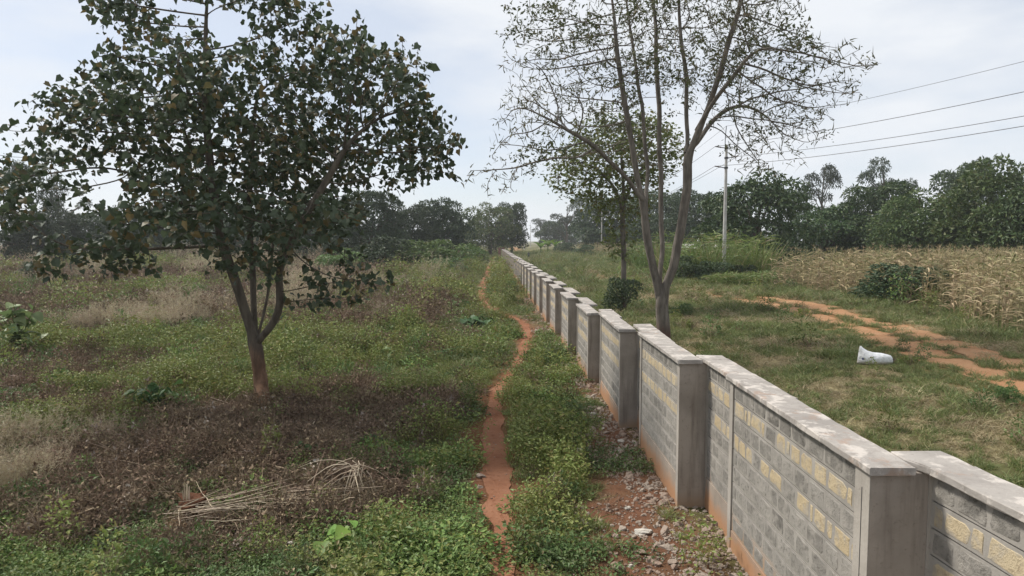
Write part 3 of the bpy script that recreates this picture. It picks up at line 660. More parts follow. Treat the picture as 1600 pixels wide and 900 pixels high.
def slab(name, fx0, fx1, y0, y1, z0, z1, mat, bev=.008, seed=0):
    """a slightly chipped cast slab whose sides follow fx0(y) and fx1(y)"""
    r = np.random.default_rng(seed); ny = max(2, int((y1 - y0) / .22)); ys = np.linspace(y0, y1, ny + 1)
    V = []
    for q in ys:
        x0, x1 = fx0(q), fx1(q)
        prof = np.array([(x0 + bev, z0), (x0, z0 + bev), (x0, z1 - bev), (x0 + bev, z1), (x1 - bev, z1), (x1, z1 - bev), (x1, z0 + bev), (x1 - bev, z0)])
        j = r.normal(size=(8, 2)) * np.array([.0015, .0035]); j[4:, 0] -= .002; j[:4, 0] += .002
        V.append(np.column_stack([prof[:, 0] + j[:, 0], np.full(8, q), prof[:, 1] + j[:, 1]]))
    V = np.array(V).reshape(-1, 3); k = len(ys)
    F = [(a * 8 + b, a * 8 + (b + 1) % 8, (a + 1) * 8 + (b + 1) % 8, (a + 1) * 8 + b) for a in range(k - 1) for b in range(8)]
    mb = MB(); mb.add(V, F)
    mb.F.append(np.array([[7, 6, 5, 4, 3, 2, 1, 0]])); mb.M.append(np.zeros(1, int)); o = (k - 1) * 8
    mb.F.append(np.array([[o + q for q in range(8)]])); mb.M.append(np.zeros(1, int))
    return obj(name, mb.mesh(name, mat), wall, -W0)
# forward bay i: near corner (XP, PY) to far end (XS, SY); recessed bay on its near side at XRF (far end, by the corner) and XRN (near end)
PY = [5.35, 10.42, 15.05, 19.93, 25.07, 30.06, 34.81]; SY = [9.05, 13.6, 18.6, 22.95, 27.80, 32.7, 37.4]
XP = [3.12, 2.97, 2.93, 2.92, 2.92]; XS = [3.28, 3.06, 3.06, 2.98, 2.95]
XRF = [3.60, 3.40, 3.33, 3.31, 3.32]; XRN = [3.70, 3.335, 3.22, 3.25, 3.27]; OVL = [0, 1.30, 1.1, .5, .45]
while PY[-1] < 160: PY.append(PY[-1] + 4.86); SY.append(PY[-1] + 2.6)
FL = [2.31, 2.295, 2.17, 2.01, 2.03, 2.05, 2.08]; RL = [2.315, 2.30, 2.24, 2.09, 2.02, 2.04, 2.06]      # coping undersides of forward and recessed bays
CT, OV, CWD = .064, .065, .39
def lev(L, i): return L[i] if i < len(L) else 2.08 + .03 * math.sin(i * 1.3)
def get(L, i, d): return L[i] if i < len(L) else d
for i in range(len(PY)):
    zf = lev(FL, i); yp, ys = PY[i], SY[i]; xp, xs = get(XP, i, 2.92), get(XS, i, 2.92); k = (xs - xp) / (ys - yp)
    panel(xp, k, yp, ys, zf, 40 + i * 2, i < 2)
    slab('coping', lambda q: xp + k * (q - yp) - OV, lambda q: xp + k * (q - yp) - OV + CWD, yp - OV, ys + OV, zf, zf + CT, M['coping'], seed=i)
    # recessed bay on the near side of this forward bay
    zr = lev(RL, i); ya = SY[i - 1] if i else 1.2; xf, xn = get(XRF, i, 3.34), get(XRN, i, 3.34); kr = (xf - xn) / (yp - ya)
    panel(xn, kr, ya + .02, yp + .10, zr, 41 + i * 2, i < 2)
    def left(q, i=i, xn=xn, kr=kr, ya=ya, xp=xp, k=k, yp=yp):
        e = xn + kr * (q - ya) - OV                       # its own edge, or the side of the forward coping it butts against
        if q > yp - OV - .01: e = xp + k * (q - yp) - OV + CWD + .004
        if i and q < ya + OV + .01:
            j = i - 1; xq, kq = get(XP, j, 2.92), (get(XS, j, 2.92) - get(XP, j, 2.92)) / (SY[j] - PY[j]); e = xq + kq * (q - PY[j]) - OV + CWD + .004
        return e
    right = lambda q: max(xn + kr * (q - ya) - OV + CWD, left(q) + .03)
    y_near = ya - get(OVL, i, .4)
    ysplit = [y_near] + ([ya + OV + .012] if i else []) + [yp - OV - .012, yp + .34]
    for a_, b_ in zip(ysplit[:-1], ysplit[1:]):
        slab('coping', left, right, a_ + .001, b_ - .001, zr, zr + CT, M['coping'], seed=500 + i)
    # return faces: near end of the forward bay, and its hidden far end
    mb = MB(); mb.box(xp + WT + .018, xf + .02, yp + .004, yp + .17, -.3, min(zf, zr) - .002); mb.box(xp - .0225, xf - .024, yp - .014, yp - .002, -.3, min(zf, zr) - .002)
    obj('return_face', mb.mesh('return_face', M['render']), wall, -W0)
    xn2 = get(XRN, i + 1, 3.34)
    if xn2 - xs > WT + .03:
        mb = MB(); mb.box(xs + WT + .018, xn2 - .003, ys - .17, ys - .004, -.3, min(zf, lev(RL, i + 1)) - .002)
        obj('return_face', mb.mesh('return_face', M['render']), wall, -W0)
# the doubled post at the nearest corner
mb = MB(); mb.box(XP[0] - .030, XP[0] - .0235, PY[0] - .013, PY[0] + .21, -.3, FL[0] + .02); obj('post', mb.mesh('post', M['concrete']), wall, -W0)
mb = MB(); mb.box(XP[0] - .0325, XP[0] - .0305, PY[0] + .095, PY[0] + .103, -.3, FL[0] - .15)
obj('joint', mb.mesh('joint', M['iron']), wall, -W0)
# red-brown gate pillars where the wall ends
for k, (gx_, lab) in enumerate(((2.4, 'left red brown gate pillar at the far end of the wall'), (3.3, 'right red brown gate pillar closing the far end of the wall'))):
    mb = MB(); mb.box(-.3, .3, -.3, .3, -.3, 2.35); mb.box(-.38, .38, -.38, .38, 2.352, 2.5)
    tag(obj('gate_pillar', mb.mesh('gate_pillar', M['pillar']), None, (gx_, SY[-1] + 2.2 + k * .5, 0)), lab, 'pillar', 'gate pillars at the wall end')

# ------------------------------------------------------------------ trees grown by space colonisation
def grow(nodes, parents, attr, step, di, dk, iters=200, lift=.0, seed=0):
    r = np.random.default_rng(seed)
    pos = [np.array(p, float) for p in nodes]; par = list(parents); A = np.asarray(attr, float)
    P = np.array(pos); D = np.linalg.norm(A[:, None] - P[None], axis=2); near = D.argmin(1); nd = D.min(1)
    alive = nd > dk; seen = set()
    for it in range(iters):
        act = alive & (nd < di)
        if not act.any():
            if not alive.any(): break
            act = alive & (nd <= nd[alive].min() + step)
        idx = near[act]; v = unit(A[act] - P[idx])
        S = np.zeros_like(P); np.add.at(S, idx, v); u = np.unique(idx)
        d = unit(S[u] + r.normal(size=(len(u), 3)) * .12 + np.array([0, 0, lift])); new = P[u] + d * step
        keep = []
        for q, (uu, nn) in enumerate(zip(u, new)):
            key = (int(uu),) + tuple(np.round(nn / (step * .35)).astype(int))
            if key in seen: continue
            seen.add(key); keep.append(q)
        if not keep: 
            alive[act] = False; continue
        n0 = len(P); new = new[keep]; par += [int(q) for q in u[keep]]; P = np.vstack([P, new])
        dn = np.linalg.norm(A[:, None] - new[None], axis=2); m = dn.min(1); b = dn.argmin(1) + n0
        upd = m < nd; nd = np.where(upd, m, nd); near = np.where(upd, b, near); alive &= nd > dk
    return P, np.array(par)
def pipe(P, par, tip, base):
    """branch radii so that the base comes out right"""
    n = len(P); lo, hi = 1.2, 6.0
    for _ in range(24):
        e = (lo + hi) / 2; acc = np.zeros(n); cnt = np.zeros(n, int)
        R = np.zeros(n)
        for i in range(n - 1, -1, -1):
            R[i] = max(acc[i], tip ** e); 
            if par[i] >= 0: acc[par[i]] += R[i]
        R = R ** (1 / e)
        if R[0] > base: lo = e
        else: hi = e
    return R
def skeleton(P, par, R, thr, sides=(9, 4)):
    """tubes along the chains; thick ones to the trunk mesh, thin ones to the branches mesh"""
    n = len(P); kids = [[] for _ in range(n)]
    for i, p in enumerate(par):
        if p >= 0: kids[p].append(i)
    thick, thin = MB(), MB(); stack = [(0, None)]
    while stack:
        i, fr = stack.pop(); chain = ([fr] if fr is not None else []) + [i]
        while kids[chain[-1]]:
            ks = sorted(kids[chain[-1]], key=lambda q: -R[q]); 
            for q in ks[1:]: stack.append((q, chain[-1]))
            chain.append(ks[0])
        Q = P[chain].copy(); rr = R[chain].copy()
        if fr is not None: rr[0] = min(rr[0], rr[1] * 1.25)
        for _ in range(2):
            if len(Q) > 3: Q[1:-1] = Q[1:-1] * .5 + (Q[:-2] + Q[2:]) * .25
        j = 0
        if len(chain) < 2: continue
        cut = int((rr > thr).sum())
        if cut >= 2: thick.tube(Q[:cut + 1], rr[:cut + 1], sides[0], r=rng.random())
        else: cut = 0
        if cut < len(Q) - 1:
            s_ = max(cut, 0); 
            if len(Q) - s_ >= 2: thin.tube(Q[s_:], rr[s_:], sides[1], r=rng.random(), cap=False)
    return thick, thin
def poly_nodes(stems, step):
    """hand-laid stems -> node list; each stem is (parent stem index or -1, points)"""
    nodes, par, last = [], [], []
    for ps, pts in stems:
        pts = np.array(pts, float)
        s = np.concatenate([[0], np.cumsum(np.linalg.norm(np.diff(pts, axis=0), axis=1))]); t = np.arange(0 if ps < 0 else step, s[-1] + 1e-6, step)
        q = np.stack([np.interp(t, s, pts[:, i]) for i in range(3)], 1)
        prev = -1 if ps < 0 else int(np.argmin([np.linalg.norm(np.array(n_) - pts[0]) for n_ in nodes]))
        for v in q: nodes.append(v); par.append(prev); prev = len(nodes) - 1
    return nodes, par
def clustered(c, r, n, per=9, spread=.3):
    k = max(1, n // per); C = ellipsoid_pts(c, r, k); return np.repeat(C, per, 0) + rng.normal(size=(k * per, 3)) * spread * np.array([1, 1, .7])
def ellipsoid_pts(c, r, n, shell=0.0):
    v = unit(rng.normal(size=(n, 3))); q = (shell + (1 - shell) * rng.random(n)) ** (1 / 3) if shell == 0 else shell + (1 - shell) * rng.random(n)
    return np.asarray(c) + v * q[:, None] * np.asarray(r)

# --- the near left tree
LY = 16.96; LB = at(412, 642); LB[2] -= .05
def L3(px, py, dy=0.0): return onY(px, py, LY + dy) - LB
stems = [(-1, [(0, 0, 0), L3(408, 600), L3(403, 562), L3(399, 535)]),
         (0, [L3(399, 535), L3(384, 490, -.1), L3(366, 432, -.2), L3(350, 395, -.3), L3(338, 330, -.3), L3(326, 240, -.1), L3(320, 150), L3(321, 60, .2), L3(324, -20, .3)]),
         (0, [L3(400, 535), L3(396, 480, .3), L3(395, 420, .6), L3(388, 340, .9), L3(392, 250, 1.2), L3(400, 150, 1.4)]),
         (0, [L3(402, 535), L3(412, 490, .1), L3(420, 455, .3), L3(425, 400, .7), L3(430, 320, 1.6)]),
         (0, [L3(400, 535), L3(418, 518, -.2), L3(436, 492, -.4), L3(441, 468, -.45), L3(434, 445, -.4), L3(436, 415, -.5), L3(460, 365, -.8), L3(500, 300, -1.0), L3(540, 230, -1.0)])]
nodes, par = poly_nodes(stems, .28)
A = []
def lobe(px, py, rx, ry, dy, rd, n):
    k = 1067.0 / (LY + dy); A.append(clustered(L3(px, py, dy), (rx / k, rd, ry / k), int(n * 3.4), 24, .30))
for a_ in [(375, 215, 215, 105, .5, 3.4, 800), (600, 215, 85, 75, .5, 2.0, 230), (575, 115, 70, 45, -1, 1.6, 110), (185, 200, 75, 55, -.5, 2.0, 160), (215, 20, 70, 40, .5, 1.4, 90), (440, 15, 50, 35, -.5, 1.0, 50), (330, -45, 60, 40, .3, 1.2, 50), (75, 270, 60, 35, .5, 1.4, 70),
            (165, 395, 75, 22, -.8, 1.2, 60), (290, 325, 130, 45, -1.5, 2.0, 170), (470, 335, 110, 50, -.8, 2.2, 150), (525, 440, 38, 20, -1.8, .7, 36), (400, 400, 60, 22, -1.8, .9, 36), (660, 240, 42, 40, 0, 1.0, 80), (140, 150, 42, 26, 0, 1.0, 40), (480, 100, 80, 45, 1.5, 1.8, 80), (310, 110, 100, 50, -1.5, 1.8, 110), (625, 100, 25, 30, .2, .7, 22), (10, 310, 45, 22, -1.0, .9, 26)]: lobe(*a_)
P, par = grow(nodes, par, np.concatenate(A), .24, 1.9, .30, 220, lift=.05, seed=3)
R = pipe(P, par, .006, .165)
R[:6] *= np.linspace(1.18, 1.0, 6)
thick, thin = skeleton(P, par, R, .035, (10, 4))
tree = thing('near_tree', 'tall forked broadleaf tree with dense dark leaves standing in cut brush', 'tree', LB)
tr_ = obj('trunk', thick.mesh('trunk', M['bark_left'], True), tree); obj('branches', thin.mesh('branches', M['bark_left'], True), tree)
tip = np.where(R < .0115)[0]; tip = tip[P[tip][:, 2] > 2.4]
def leaf_spray(tip, P, per, spread):
    k = rng.poisson(per, len(tip)); Q = np.repeat(P[tip], k, 0); n = len(Q); Q = Q + rng.normal(size=(n, 3)) * spread; return Q, n
Q, n = leaf_spray(tip, P, 6.2, .105)
mb = MB(); dv = np.column_stack([rng.normal(size=(n, 2)), rng.normal(size=n) * .45 - .75]); nm = np.column_stack([rng.normal(size=(n, 2)) * .75, np.full(n, .8)])
place_leaves(mb, HEART, Q, dv, nm, .155 * (.42 + .95 * rng.random(n)), .9)
tag(obj('crown', mb.mesh('crown', M['leaf_left']), tree), kind='stuff')

# --- the sparse tree behind the wall
RY = 27.0; RB = onY(1037, 540, RY); RB[2] = float(T(RB[0], RB[1])) - .05
def R3(px, py, dy=0.0): return onY(px, py, RY + dy) - RB
stems = [(-1, [(0, 0, 0), R3(1037, 510), R3(1033, 475), R3(1030, 455)]),
         (0, [R3(1030, 455), R3(1022, 425, -.2), R3(1010, 370, -.3), R3(1003, 320, -.4), R3(992, 250, -.5), R3(978, 180, -.6), R3(966, 100, -.7), R3(960, 30, -.7), R3(950, -60, -.6)]),
         (1, [R3(1003, 320, -.4), R3(985, 285, -.8), R3(958, 255, -1.2), R3(932, 240, -1.5), R3(900, 205, -1.8)]),
         (1, [R3(1008, 345, -.35), R3(1012, 270, .2), R3(1003, 170, .5), R3(985, 60, .8), R3(975, -40, 1)]),
         (0, [R3(1031, 455), R3(1034, 400, .5), R3(1033, 330, .8), R3(1032, 240, 1.0), R3(1028, 130, 1.2), R3(1022, 20, 1.3), R3(1020, -70, 1.4)]),
         (0, [R3(1032, 460), R3(1048, 432, -.2), R3(1058, 395, -.3), R3(1068, 330, -.4), R3(1075, 240, -.5), R3(1072, 140, -.4), R3(1062, 30, -.3), R3(1055, -60, -.2)]),
         (5, [R3(1074, 250, -.5), R3(1088, 215, -.7), R3(1105, 170, -.9), R3(1125, 110, -1.1), R3(1150, 30, -1.2), R3(1165, -30, -1.2)]),
         (6, [R3(1094, 200, -.75), R3(1118, 150, -1.3), R3(1150, 118, -1.8), R3(1178, 70, -2.2)]),
         (5, [R3(1075, 245, -.45), R3(1098, 205, .2), R3(1132, 172, .7), R3(1160, 165, 1.2)])]
nodes, par = poly_nodes(stems, .4); A = []
for px, py, rx, ry, dy, rd, n in [(1040, 60, 200, 110, 0, 5, 620), (1200, 130, 110, 90, -1, 3.5, 330), (1270, 130, 60, 70, -1.5, 2, 130), (880, 120, 80, 110, -1, 3, 230), (830, 215, 75, 55, -2, 1.6, 110), (1210, 225, 60, 55, 1.2, 1.8, 90), (780, 270, 30, 25, -2.2, .8, 22), (1150, 10, 110, 70, 1, 3, 180), (960, 215, 60, 60, 2, 2, 60), (1090, -60, 200, 50, 0, 4, 260), (1310, 130, 25, 22, -1.8, .6, 14), (840, 60, 50, 70, -1, 2, 70)]:
    k = 1067.0 / (RY + dy); A.append(clustered(R3(px, py, dy), (rx * .9 / k, rd * .8, ry * .9 / k), int(n * 2.3), 7, .42))
P, par = grow(nodes, par, np.concatenate(A), .30, 2.2, .36, 220, lift=.30, seed=8)
P[12:] += rng.normal(size=P[12:].shape) * .055
R = pipe(P, par, .0085, .25); R[:5] *= np.linspace(1.15, 1.0, 5)
thick, thin = skeleton(P, par, R, .05, (10, 4))
tree = thing('sparse_tree', 'tall many stemmed grey tree with thin sparse foliage just behind the wall', 'tree', RB)
obj('trunk', thick.mesh('trunk', M['bark_right'], True), tree); obj('branches', thin.mesh('branches', M['bark_right'], True), tree)
tip = np.where(R < .014)[0]; tip = tip[P[tip][:, 2] > 5]
mb = MB()
Q, n = leaf_spray(tip, P, 3.0, .07)
blades(mb, Q, np.column_stack([rng.normal(size=(n, 2)) * .8, rng.normal(size=n) * .8]), .13 + .2 * rng.random(n), .05, rng.normal(size=n) * .45, seg=2)
dense = tip[fbm(P[tip][:, 0] * .55 + P[tip][:, 1] * .2, P[tip][:, 2] * .55, 12, 2) > .56]
Q, n = leaf_spray(dense, P, 6.0, .15)
place_leaves(mb, LANCE, Q, np.column_stack([rng.normal(size=(n, 2)), rng.normal(size=n) * .5 - .5]), rng.normal(size=(n, 3)) + np.array([0, 0, .8]), .17 * (.6 + .7 * rng.random(n)), .5, m=1)
tag(obj('crown', mb.mesh('crown', [M['leaf_right'], M['leaf_clump']]), tree), kind='stuff')

# --- the slender tree further back behind the wall
SB = at(975, 487)
def S3(px, py, dy=0.0): return onY(px, py, SB[1] + dy) - SB
stems = [(-1, [(0, 0, -.05), S3(974, 460), S3(975, 400), S3(972, 340), S3(975, 300), S3(970, 240), S3(975, 190)]),
         (0, [S3(975, 330), S3(960, 290, -.5), S3(930, 260, -.8), S3(900, 250, -1)]), (0, [S3(974, 320), S3(990, 280, .5), S3(1020, 240, .8), S3(1040, 225, 1)])]
nodes, par = poly_nodes(stems, .45); A = []
for px, py, rx, ry, dy, rd, n in [(970, 240, 85, 60, 0, 3, 330), (905, 270, 50, 42, -.5, 2, 130), (1035, 235, 38, 38, .5, 1.6, 90), (965, 310, 55, 35, 0, 2, 80), (1000, 200, 40, 22, 0, 1.5, 60), (970, 375, 25, 35, 0, 1, 30)]:
    k = 1067.0 / (SB[1] + dy); A.append(ellipsoid_pts(S3(px, py, dy), (rx * 1.08 / k, rd, ry * 1.1 / k), int(n * 2.4)))
P, par = grow(nodes, par, np.concatenate(A), .36, 2.2, .45, 160, seed=5)
R = pipe(P, par, .012, .16); thick, thin = skeleton(P, par, R, .05, (8, 4))
tree = thing('slender_tree', 'slender yellowish green tree seen behind the stems of the sparse tree', 'tree', SB)
obj('trunk', thick.mesh('trunk', M['bark_right'], True), tree); obj('branches', thin.mesh('branches', M['bark_right'], True), tree)
tip = np.where(R < .02)[0]; tip = tip[P[tip][:, 2] > 3.2]; Q, n = leaf_spray(tip, P, 10, .26); mb = MB()
place_leaves(mb, LANCE, Q, np.column_stack([rng.normal(size=(n, 2)), rng.normal(size=n) * .5 - .3]), rng.normal(size=(n, 3)) * .7 + np.array([0, 0, 1]), .26 * (.6 + .7 * rng.random(n)), .6)
tag(obj('crown', mb.mesh('crown', M['leaf_slim']), tree), kind='stuff')

# ------------------------------------------------------------------ background trees and shrubs
def lump_leaves(mb, lumps, n, size, width=.5, m=0, droop=-.5, fill=.25, leaf=LANCE):
    C = np.array([l[0] for l in lumps], float); Rr = np.array([l[1] for l in lumps], float)
    wgt = (Rr[:, 0] * Rr[:, 2]) ** 1.0; pick_ = rng.choice(len(C), n, p=wgt / wgt.sum())
    v = unit(rng.normal(size=(n, 3))); v[:, 2] = np.where(v[:, 2] < -.45, -v[:, 2], v[:, 2])
    q = np.where(rng.random(n) < fill, .4 + .5 * rng.random(n), .82 + .24 * rng.random(n)); Pn = C[pick_] + v * q[:, None] * Rr[pick_]
    ins = np.zeros(n, bool)
    for c, r_ in zip(C, Rr): ins |= (((Pn - c) / r_) ** 2).sum(1) < .42
    keep_ = ~ins | (rng.random(n) < .12); Pn = Pn[keep_]; v = v[keep_]; k = len(Pn)
    D = v * .7 + rng.normal(size=(k, 3)) * .7 + np.array([0, 0, droop]); Nn = v + rng.normal(size=(k, 3)) * .55 + np.array([0, 0, .35])
    place_leaves(mb, leaf, Pn, D, Nn, size * (.6 + .8 * rng.random(k)), width, m)
def dome_lumps(r, wid, h0, h1, n, big=.26):
    L = []
    for i in range(n):
        a = r.random() * 2 * math.pi; t = r.random(); z = h0 + (h1 - h0) * t; rad = wid / 2 * math.sqrt(max(.05, 1 - (max(0, t - .35) / .78) ** 2)) * (.86 if t > .2 else .78) * r.uniform(.55, 1)
        s_ = wid * big * r.uniform(.65, 1.1); L.append(((rad * math.cos(a), rad * math.sin(a), z), (s_, s_, s_ * .72)))
    return L
TPL = {}
def tree_template(kind, k):
    """trunk and crown meshes, about 10 m tall and 10 m wide"""
    r = random.Random(kind + str(k)); cr, tk = MB(), MB(); mats = {'mango': 'mango', 'light': 'mango2', 'dark': 'dark_tree', 'euc': 'euc', 'shrub': 'shrub', 'bush': 'dark_tree'}
    if kind in ('mango', 'light', 'dark'):
        L = dome_lumps(r, 10.6, .5 if kind != 'dark' else 1.2, 8.8, 46 if kind != 'dark' else 34, .17)
        L += [((0, 0, 5.6), (3.0, 3.0, 3.0)), ((0, 0, 3.2), (3.2, 3.2, 2.4))]
        lump_leaves(cr, L, 15000, .42, .45, droop=-.9 if kind == 'mango' else -.3)
        tk.tube([(0, 0, -.3), (.1, 0, 1.2), (.05, .1, 2.6), (0, 0, 5)], [.42, .34, .28, .16], 8)
        for c, s_ in L[:12]: tk.tube([(0, 0, 2.2), (c[0] * .4, c[1] * .4, 2.4 + (c[2] - 2.4) * .55), c], [.16, .11, .05], 5)
    elif kind == 'euc':
        L = []; tk.tube([(0, 0, -.3), (.15, 0, 3), (.0, .1, 6), (.2, 0, 9.3)], [.26, .2, .13, .05], 7)
        for i in range(15):
            a = r.random() * 6.28; z = r.uniform(3.8, 9.3); rad = r.uniform(.8, 3.7) * (1.1 - abs(z - 6.5) / 6)
            c = (rad * math.cos(a), rad * math.sin(a), z); s_ = r.uniform(.55, 1.25); L.append((c, (s_ * 1.1, s_ * 1.1, s_ * .8)))
            tk.tube([(.05, .05, z - rad * .75 - .5), (c[0] * .5, c[1] * .5, z - rad * .25), c], [.09, .06, .025], 4)
        lump_leaves(cr, L, 4200, .32, .36, droop=-1.0, fill=.5)
    else:           # shrub / bush: foliage down to the ground, 2 m tall and wide
        L = []
        for i in range(13):
            a = r.random() * 6.28; q = math.sqrt(r.random()) * .72; z = r.uniform(.15, 1.5) * (1.15 - q * .6); s_ = r.uniform(.28, .46); L.append(((q * math.cos(a), q * math.sin(a), z), (s_, s_, s_ * .85)))
        lump_leaves(cr, L, 3600, .105, .55, droop=-.2, fill=.35)
        for c, s_ in L[:7]: tk.tube([(0, 0, -.1), (c[0] * .5, c[1] * .5, c[2] * .45), c], [.03, .022, .01], 4)
    return tk.mesh('trunk', M['bark_far'], True), cr.mesh('crown', M[mats[kind]])
for kd, nv in (('mango', 3), ('light', 2), ('dark', 3), ('euc', 3), ('shrub', 3), ('bush', 2)): TPL[kd] = [tree_template(kd, k) for k in range(nv)]
_cnt = {}
def tree_at(name, label, cat, kind, px, base_y, top_y, wpx, D=None, group=None, base=None):
    """a background tree whose foot, height and spread are worked out in metres"""
    if D is None: p = at(px, base_y); D = p[1]
    p = onY(px, 376, D); p[2] = float(T(p[0], p[1]))
    top = onY(px, top_y, D)[2]; h = top - p[2]; wd = wpx / FPX * D
    k = _cnt.get(kind, 0); _cnt[kind] = k + 1; tk, cr = TPL[kind][k % len(TPL[kind])]
    ref = 2.0 if kind in ('shrub', 'bush') else 10.0
    t = thing(name, label, cat, p, rz=k * 2.4 + px * .01, group=group); s_ = (wd / ref * 1.06, wd / ref * 1.06, h / ref)
    obj('trunk' if ref > 5 else 'stems', tk, t, scale=s_); tag(obj('crown' if ref > 5 else 'foliage', cr, t, scale=s_), kind='stuff'); return t
BT = [  # name, label, kind, px, top, width px, distance
 ('mango_tree', 'round dark mango tree directly behind the nearest concrete pole', 'mango', 1180, 264, 165, 86),
 ('mango_tree', 'low dark mango tree filling the dip right of the round mango by the pole', 'mango', 1292, 318, 125, 98),
 ('mango_tree', 'tall dark mango tree under the middle pair of eucalyptus', 'mango', 1372, 283, 125, 95),
 ('mango_tree', 'lighter green mango tree just left of the large right edge tree', 'light', 1440, 292, 125, 80),
 ('mango_tree', 'large spreading tree cut off by the right edge of the view', 'light', 1555, 250, 165, 72),
 ('mango_tree', 'dark mango tree low behind the dry maize at far right', 'mango', 1640, 268, 150, 66),
 ('mango_tree', 'low dark mango tree behind the dark bush in the maize', 'mango', 1500, 330, 130, 88),
 ('eucalyptus_tree', 'thin crowned eucalyptus rising behind the dip in the mango row', 'euc', 1283, 255, 95, 150),
 ('eucalyptus_tree', 'taller eucalyptus with drooping clumps above the tall mango tree', 'euc', 1378, 244, 110, 140),
 ('eucalyptus_tree', 'small faint eucalyptus left of the thin crowned one', 'euc', 1240, 285, 60, 165),
 ('broad_tree', 'flat topped dark tree above the right hand mango row', 'dark', 1512, 246, 110, 125),
 ('broad_tree', 'dark tree filling the gap between sparse tree stems and the pole', 'dark', 1085, 290, 110, 150),
 ('broad_tree', 'dark tree behind the thick right stem of the sparse tree', 'dark', 1030, 300, 110, 165),
 ('broad_tree', 'hazy dark tree behind the slender tree trunk', 'dark', 960, 300, 110, 190),
 ('eucalyptus_tree', 'hazy eucalyptus above the second concrete pole', 'euc', 918, 300, 95, 210),
 ('eucalyptus_tree', 'hazy pale eucalyptus near the middle of the road line', 'euc', 885, 318, 75, 260),
 ('broad_tree', 'faint round tree behind the banana plants', 'dark', 868, 340, 60, 300),
 ('eucalyptus_tree', 'faintest small tree where the track meets the sky', 'euc', 845, 338, 50, 340),
 ('end_tree', 'spreading olive green tree at the far end of the footpath', 'light', 765, 313, 82, 182),
 ('end_tree', 'darker tree leaning over the far end of the wall', 'dark', 800, 316, 50, 188),
 ('broad_tree', 'dark round tree left of the tree at the end of the path', 'dark', 690, 308, 95, 135),
 ('broad_tree', 'darkest tree behind the green thicket', 'dark', 640, 318, 85, 128),
 ('broad_tree', 'dark tree showing under the right side of the near tree crown', 'dark', 580, 298, 110, 112),
 ('broad_tree', 'hazy tree behind the middle of the near tree crown', 'dark', 490, 305, 120, 125),
 ('broad_tree', 'hazy tree behind the fork of the near tree', 'dark', 400, 312, 120, 140),
 ('broad_tree', 'hazy tree left of the near tree stem', 'dark', 300, 300, 110, 145),
 ('broad_tree', 'low hazy tree under the left branches of the near tree', 'dark', 215, 318, 100, 140),
 ('eucalyptus_tree', 'dark tall eucalyptus at the left edge', 'euc', 25, 248, 120, 112),
 ('eucalyptus_tree', 'dark eucalyptus second from the left edge', 'euc', 92, 275, 100, 118),
 ('broad_tree', 'dense dark tree under the left edge eucalyptus', 'dark', 60, 320, 120, 108),
 ('broad_tree', 'low dark tree beside the left edge eucalyptus pair', 'dark', 145, 332, 95, 120),
]
for nm, lab, kd, px, top, wpx, D in BT: tree_at(nm, lab, 'tree', kd, px, None, top, wpx, D, group='background trees')
SH = [('leafy_shrub', 'big rounded grey green shrub at the left of the thicket', 'shrub', 655, 427, 356, 105), ('leafy_shrub', 'bright green shrub in the middle of the thicket', 'shrub', 700, 424, 366, 90), ('leafy_shrub', 'darker shrub at the right of the thicket', 'shrub', 735, 414, 376, 60),
      ('leafy_shrub', 'dark shrub furthest left of the thicket', 'bush', 600, 428, 362, 95), ('leafy_shrub', 'pale green shrub low in front of the thicket', 'shrub', 690, 430, 392, 75), ('leafy_shrub', 'shrub half hidden under the near tree hanging leaves', 'shrub', 540, 432, 380, 85),
      ('leafy_shrub', 'dark bush standing in the front edge of the dry maize', 'bush', 1410, 474, 398, 140), ('leafy_shrub', 'green shrub low right of the near tree left branch', 'shrub', 318, 470, 432, 52), ('leafy_shrub', 'small dark shrub above the pale sapling at left', 'bush', 45, 446, 405, 45),
      ('leafy_shrub', 'low shrub in the left field between brush patches', 'shrub', 95, 470, 440, 50), ('leafy_shrub', 'leafy shrub wrapped round the foot of the slender tree', 'bush', 972, 489, 420, 62), ('leafy_shrub', 'low dark shrub at the foot of the tall cane grass', 'bush', 1070, 440, 395, 70),
      ('leafy_shrub', 'dark shrub between cane grass and pole', 'bush', 1115, 441, 400, 60), ('leafy_shrub', 'small green plant at the right edge by the track', 'shrub', 1592, 632, 590, 40), ('leafy_shrub', 'round dark shrub beside the second pole foot', 'bush', 915, 402, 380, 40),
      ('leafy_shrub', 'dark shrub right of the banana plants', 'bush', 885, 398, 374, 40), ('leafy_shrub', 'low green shrub right of the sparse tree foot', 'shrub', 1062, 497, 466, 42),
      ('leafy_shrub', 'small rounded shrub by the wall end on the far path', 'shrub', 748, 404, 388, 24), ('leafy_shrub', 'dark shrub between the left field trees and brush', 'bush', 200, 432, 404, 60), ('leafy_shrub', 'dark shrub right of the maize block beside the cane grass', 'bush', 1165, 437, 408, 40)]
for nm, lab, kd, px, by, ty, wpx in SH: tree_at(nm, lab, 'shrub', kd, px, by, ty, wpx, group='field shrubs')
# far wood along the skyline
for k in range(3):
    mb = MB(); lump_leaves(mb, dome_lumps(random.Random(k), 9, 1, 9, 16, .2), 900, 1.0, .6); src('farwood', k, mb.mesh('farwood', M['dark_tree']))
n = 260; fx = rng.uniform(-420, 520, n); fy = rng.uniform(330, 560, n); ok = (fx < -12) | (fx > 45); fx, fy = fx[ok], fy[ok]
gn_scatter('far_wood', np.column_stack([fx, fy, T(fx, fy)]), 'farwood', .9 + .7 * rng.random(len(fx)), 'hazy far wood closing the skyline', 'wood', tilt=.03)

